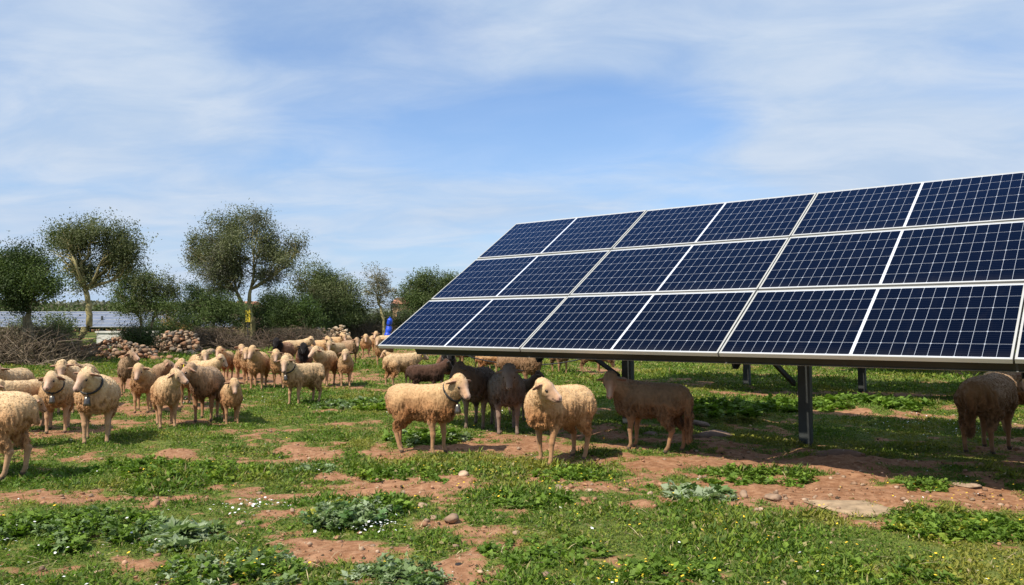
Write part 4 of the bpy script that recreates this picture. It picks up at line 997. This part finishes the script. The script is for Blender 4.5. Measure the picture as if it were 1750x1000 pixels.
#     label, px, py, heading, look
S('front sheep wearing a bell, standing broadside, head turned to the right', 722, 772, 329, 305, .98, 'tan', neck=52, hpitch=-34, legs=(.02, -.01, -.07, .06), tail=.10, bell=True, fat=.95, etag=None)
S('shaggy tan sheep standing right of centre in full sun, head turned sharply right', 956, 788, 228, 318, 1.02, 'tan', neck=26, hpitch=-34, legs=(.05, -.04, .02, -.05), tail=.12, fat=1.12, ears=-10)
S('sheep in the table shade, wool darkened for that shade, facing the camera with long thick tail, body pointing left', 1112, 767, 157, 264, 1.0, 'brown', neck=24, hpitch=-52, legs=(.0, .02, .05, -.05), tail=.42, fat=.95)  # brown wool picked to put the table's shade into the colour
S('sheep seen from behind at the right edge, in deep shade with a long tail', 1690, 773, 72, 50, 1.08, 'brown', neck=20, hpitch=-50, legs=(0, .04, -.03, .05), tail=.36, fat=1.08)  # wool set to brown so its colour carries part of the deep shade
S('sheep cut by the right edge, standing beyond the one seen from behind', 1752, 745, 25, 350, 1.05, 'tan', neck=40, legs=(0, .02, 0, .03))
S('grey-brown shaded sheep facing the camera between the two front sheep', 866, 738, 274, 268, 1.05, 'grey', neck=24, hpitch=-56, legs=(.01, -.01, 0, 0), fat=1.12)
S('dark shaded sheep just behind the head of the belled front sheep', 818, 728, 256, 200, 1.05, 'dark', neck=26, hpitch=-40, legs=(0, .02, 0, 0), fat=1.1)
S('small dark lamb tucked behind the grey-brown shaded sheep', 893, 712, 300, 330, .80, 'dark', neck=30, fat=.9)
S('brownish sheep with raised head looking right, under the beam of the near table', 889, 672, 325, 350, 1.12, 'brown', neck=58, hpitch=-10, fat=1.0)
S('black-headed tan sheep wearing a bell, facing the camera under the table tip', 764, 665, 272, 272, 1.08, 'blackhead', neck=52, hpitch=-48, bell=True, blaze=True)
S('dark brown lamb standing sideways beside the black-headed belled sheep', 728, 676, 2, 10, .84, 'darkbrown', neck=34, hpitch=-35, fat=1.0)
S('cream sheep with yellow ear tag walking right, below the table tip', 685, 660, 34, 20, 1.0, 'cream', neck=24, hpitch=-28, etag=-1, legs=(.02, -.02, -.03, .03), fat=1.02)
S('cream sheep half hidden by the table tip, legs showing below it', 655, 628, 250, 255, 1.0, 'tan', neck=50)
S('pale sheep lying low in the grass behind the walking cream sheep', 681, 640, 200, 180, .78, 'tan')
# centre-left group
S('big cream belled sheep with dark throat, broadside in the middle of the pasture', 518, 692, 221, 262, 0.99, 'cream', neck=50, hpitch=-44, bell=True, fat=1.05, legs=(.0, .03, .02, -.03))
S('sheep peeping out behind the big cream belled sheep on its left', 482, 664, 250, 262, 1.0, 'tan', neck=48)
S('slender cream sheep facing the camera alone right of the big cream sheep', 590, 660, 272, 272, .95, 'cream', neck=54, hpitch=-50, fat=.9)
S('cream sheep directly behind the rump of the big cream sheep, head turned left', 556, 660, 252, 222, 1.05, 'cream', neck=48, hpitch=-34, fat=1.0)
S('black-headed sheep with russet body, left of the pair of black heads', 484, 634, 246, 262, 1.12, 'blackhead', neck=55, hpitch=-50)
S('black-headed sheep facing the camera, right of the pair of black heads', 519, 645, 268, 270, 1.02, 'blackhead', neck=52, hpitch=-50)
S('cream sheep seen sideways behind the two black heads', 504, 624, 28, 350, 1.02, 'cream', neck=30)
S('tan sheep behind the right black head, facing left', 534, 634, 230, 240, .98, 'brown', neck=48)
S('sheep at the rear of the central cluster by the sunlit stone heap', 548, 619, 300, 300, .95, 'tan')
S('left sheep of the far cluster before the stone heap', 563, 617, 265, 255, .98, 'tan')
S('pale-faced sheep in the middle of the far cluster', 574, 628, 245, 262, 1.0, 'cream', neck=46)
S('sheep at the back of the far cluster, head up', 576, 609, 300, 285, .98, 'tan')
S('sheep at the right of the far cluster, head turned to the camera', 597, 622, 300, 285, 1.0, 'brown', neck=48)
S('rearmost sheep of the far cluster', 590, 604, 250, 270, .98, 'tan')
S('sheep standing apart facing the camera on the earth below the blue post', 625, 611, 268, 275, 1.0, 'tan', neck=44)
S('sheep with raised head just left of the blue wrapped post', 640, 607, 285, 250, 1.02, 'tan', neck=58)
S('sheep partly hidden behind the table tip beside the blue post', 662, 606, 10, 0, 1.02, 'cream')
# under the beam, far
S('far sheep whose legs show under the beam, leftmost', 799, 630, 200, 185, .98, 'brown')
S('far sheep seen end-on under the beam, second from left', 829, 632, 280, 280, 1.0, 'brown')
S('far brown sheep under the beam, third from left', 858, 629, 215, 190, 1.0, 'brown')
S('far brown sheep under the beam right of the head-up sheep', 957, 637, 290, 290, 1.0, 'brown')
S('grazing sheep under the beam beside the left post brace', 1012, 636, 350, 350, .92, 'brown', graze=True)
S('far sheep grazing behind the shaded sheep group', 838, 640, 0, 0, .8, 'tan', graze=True)
# left flock
S('large sheep cut by the left edge, seen from its dirty rump', -34, 818, 150, 165, 1.04, 'cream', neck=30, legs=(0, 0, .03, -.03), tail=.10, fat=1.1)
S('right one of the two belled sheep at the left, face turned left', 165, 757, 267.6, 226, 1.01, 'cream', neck=38, hpitch=-34, bell=True, fat=1.22, legs=(.0, .03, .0, .02))
S('left one of the two belled sheep at the left, facing the camera', 98, 737, 265.2, 256, 0.999, 'cream', neck=44, hpitch=-40, bell=True, fat=1.2)
S('cream sheep back showing left of the belled pair', 42, 735, 238, 200, 0.911, 'cream', neck=20)
S('cream sheep facing the camera behind the belled pair', 118, 705, 256, 262, 1.01, 'cream', neck=46, fat=1.1)
S('sheep rump showing right behind the cream sheep at the back left', 140, 697, 255, 240, 0.991, 'cream', neck=30)
S('sheep at the left edge with pinkish face looking at the camera', 18, 716, 243, 262, 1.03, 'cream', neck=44, fat=1.15)
S('low sheep back with brown ear at the left edge behind the dirty rump', -4, 770, 20, 20, 0.704, 'tan', neck=20)
S('reddish tan sheep at the back left with head thrown to the right', 219, 672, 265.2, 318, 1.01, 'brown', neck=58, hpitch=-20)
S('round-faced cream sheep facing the camera left of the gap in the flock', 244, 704, 264, 255, 0.956, 'tan', neck=48, hpitch=-52, fat=1.0)
S('tan sheep behind it with head up and turned right', 274, 684, 265.2, 340, 0.896, 'brown', neck=44, hpitch=-20)
S('sheep in front with face turned right towards the curly brown sheep', 284, 727, 275, 328, 0.953, 'cream', neck=46, hpitch=-26, fat=.98)
S('yellow-tagged sheep between the touching faces', 318, 695, 279, 200, 0.995, 'tan', neck=40, etag=1)
S('curly brown sheep with long ears facing left, head low', 352, 715, 260, 205, 1.08, 'brown', neck=46, hpitch=-30, fat=1.1)
S('small slender sheep facing the camera in the foreground of the left flock', 395, 720, 274.8, 282, 0.806, 'tan', neck=52, hpitch=-50, fat=.95)
S('cream sheep with brown ears facing the camera at the back of the left flock', 340, 660, 285, 275, 0.951, 'cream', neck=40)
S('pale sheep head above the curly brown sheep, turned right', 346, 677, 306, 350, 0.946, 'cream', neck=34)
S('white-faced sheep standing apart left of the trio on the track', 385, 648, 256.8, 240, 0.966, 'tan', neck=50, hpitch=-48)
S('tall sheep with raised face at the rear of the trio on the track', 413, 650, 265.2, 285, 0.97, 'tan', neck=62, hpitch=-36)
S('middle sheep of the trio on the track, mostly hidden', 426, 655, 261, 262, 0.953, 'tan', neck=52)
S('front sheep of the trio on the track with dark throat, facing the camera', 441, 664, 260.4, 250, 1.06, 'tan', neck=46, fat=1.15)

# ------------------------------------------------------------------ light, sky, camera
SUN_EL = math.radians(51); sd = np.array([-.66, -.75]); sd /= np.linalg.norm(sd)    # towards the sun, behind the camera on the left
sv = Vector((sd[0] * math.cos(SUN_EL), sd[1] * math.cos(SUN_EL), math.sin(SUN_EL)))
L = bpy.data.lights.new('sun', 'SUN'); L.energy = 5.0; L.angle = math.radians(.6); L.color = (1, .92, .80)
lo = bpy.data.objects.new('sun', L); COL.objects.link(lo); lo.rotation_euler = sv.to_track_quat('Z', 'Y').to_euler()
W = bpy.data.worlds.new('World'); SC.world = W; W.use_nodes = True; t = NT(W.node_tree)
out = t.n('ShaderNodeOutputWorld'); bg = t.n('ShaderNodeBackground'); t.t.links.new(bg.outputs[0], out.inputs[0])
sky = t.n('ShaderNodeTexSky', sky_type='NISHITA'); sky.sun_disc = False; sky.sun_elevation = SUN_EL; sky.sun_rotation = math.atan2(sv.x, sv.y); sky.air_density = 1.0; sky.dust_density = .6; sky.ozone_density = 2.5
dr = t.n('ShaderNodeTexCoord').outputs['Generated']; s = t.n('ShaderNodeSeparateXYZ', ins={0: dr})
zz = t.m('MAXIMUM', s.outputs[2], 0.0); den = t.m('ADD', zz, .16)
cx = t.m('DIVIDE', s.outputs[0], den); cy = t.m('DIVIDE', s.outputs[1], den)
v = t.n('ShaderNodeCombineXYZ', ins={0: t.m('ADD', cx, t.m('MULTIPLY', cy, .25)), 1: t.m('MULTIPLY', cy, 1.5), 2: 0.0}).outputs[0]
big = t.noise(v, .55, 3, .5, .3); fine = t.noise(v, 2.0, 6, .6, .5); wide = t.noise(dr, 2.3, 3, .5, .4)
fld = t.m('ADD', t.m('MULTIPLY', big, .50), t.m('ADD', t.m('MULTIPLY', fine, .18), t.m('MULTIPLY', wide, .32)))
# two openings of clearer blue between veils of high cloud
def spot(px, py, rx, ry):
    q = np.array(ray(px, py)); q = q / np.linalg.norm(q)
    ex = t.m('DIVIDE', t.m('SUBTRACT', s.outputs[0], float(q[0])), rx); ez = t.m('DIVIDE', t.m('SUBTRACT', s.outputs[2], float(q[2])), ry)
    return t.ramp(t.m('ADD', t.m('MULTIPLY', ex, ex), t.m('MULTIPLY', ez, ez)), 0, 1.0, 1, 0)
opn = t.m('ADD', t.m('MULTIPLY', spot(860, 215, .36, .075), .15), t.m('MULTIPLY', spot(570, 40, .24, .085), .15))
opn = t.m('ADD', opn, t.m('MULTIPLY', spot(330, 190, .2, .07), .03))
fld = t.m('SUBTRACT', fld, opn); fld = t.m('ADD', fld, t.m('MULTIPLY', spot(1650, 150, .32, .15), .05))
cl = t.ramp(fld, .29, .56)
hz = t.ramp(s.outputs[2], .0, .30, 1, 0)
cov = t.m('MAXIMUM', t.m('MULTIPLY', cl, .80), t.m('MULTIPLY', hz, .60)); cov = t.m('ADD', cov, .19, clamp=True)
cloudc = t.mix(t.ramp(fine, .3, .75), (4.6, 5.9, 7.8), (6.0, 6.9, 8.2))
skyc = t.mix(1.0, sky.outputs[0], (1.05, 1.32, 1.62), 'MULTIPLY')
t.set(bg.inputs[0], t.mix(cov, skyc, cloudc)); bg.inputs[1].default_value = .080
cam = bpy.data.cameras.new('camera'); cam.sensor_width = 36; cam.lens = 36 * FP / 1750; cam.clip_end = 4000; cam.clip_start = .05
co = bpy.data.objects.new('camera', cam); COL.objects.link(co); co.location = (0, 0, HC); co.rotation_euler = (PI / 2 + PITCH, 0, 0); SC.camera = co
SC.view_settings.view_transform = 'Standard'; SC.view_settings.look = 'None'; SC.view_settings.gamma = 1; SC.view_settings.use_curve_mapping = False; SC.view_settings.exposure = .42
SC.cycles.max_bounces = 6; SC.cycles.use_denoising = True
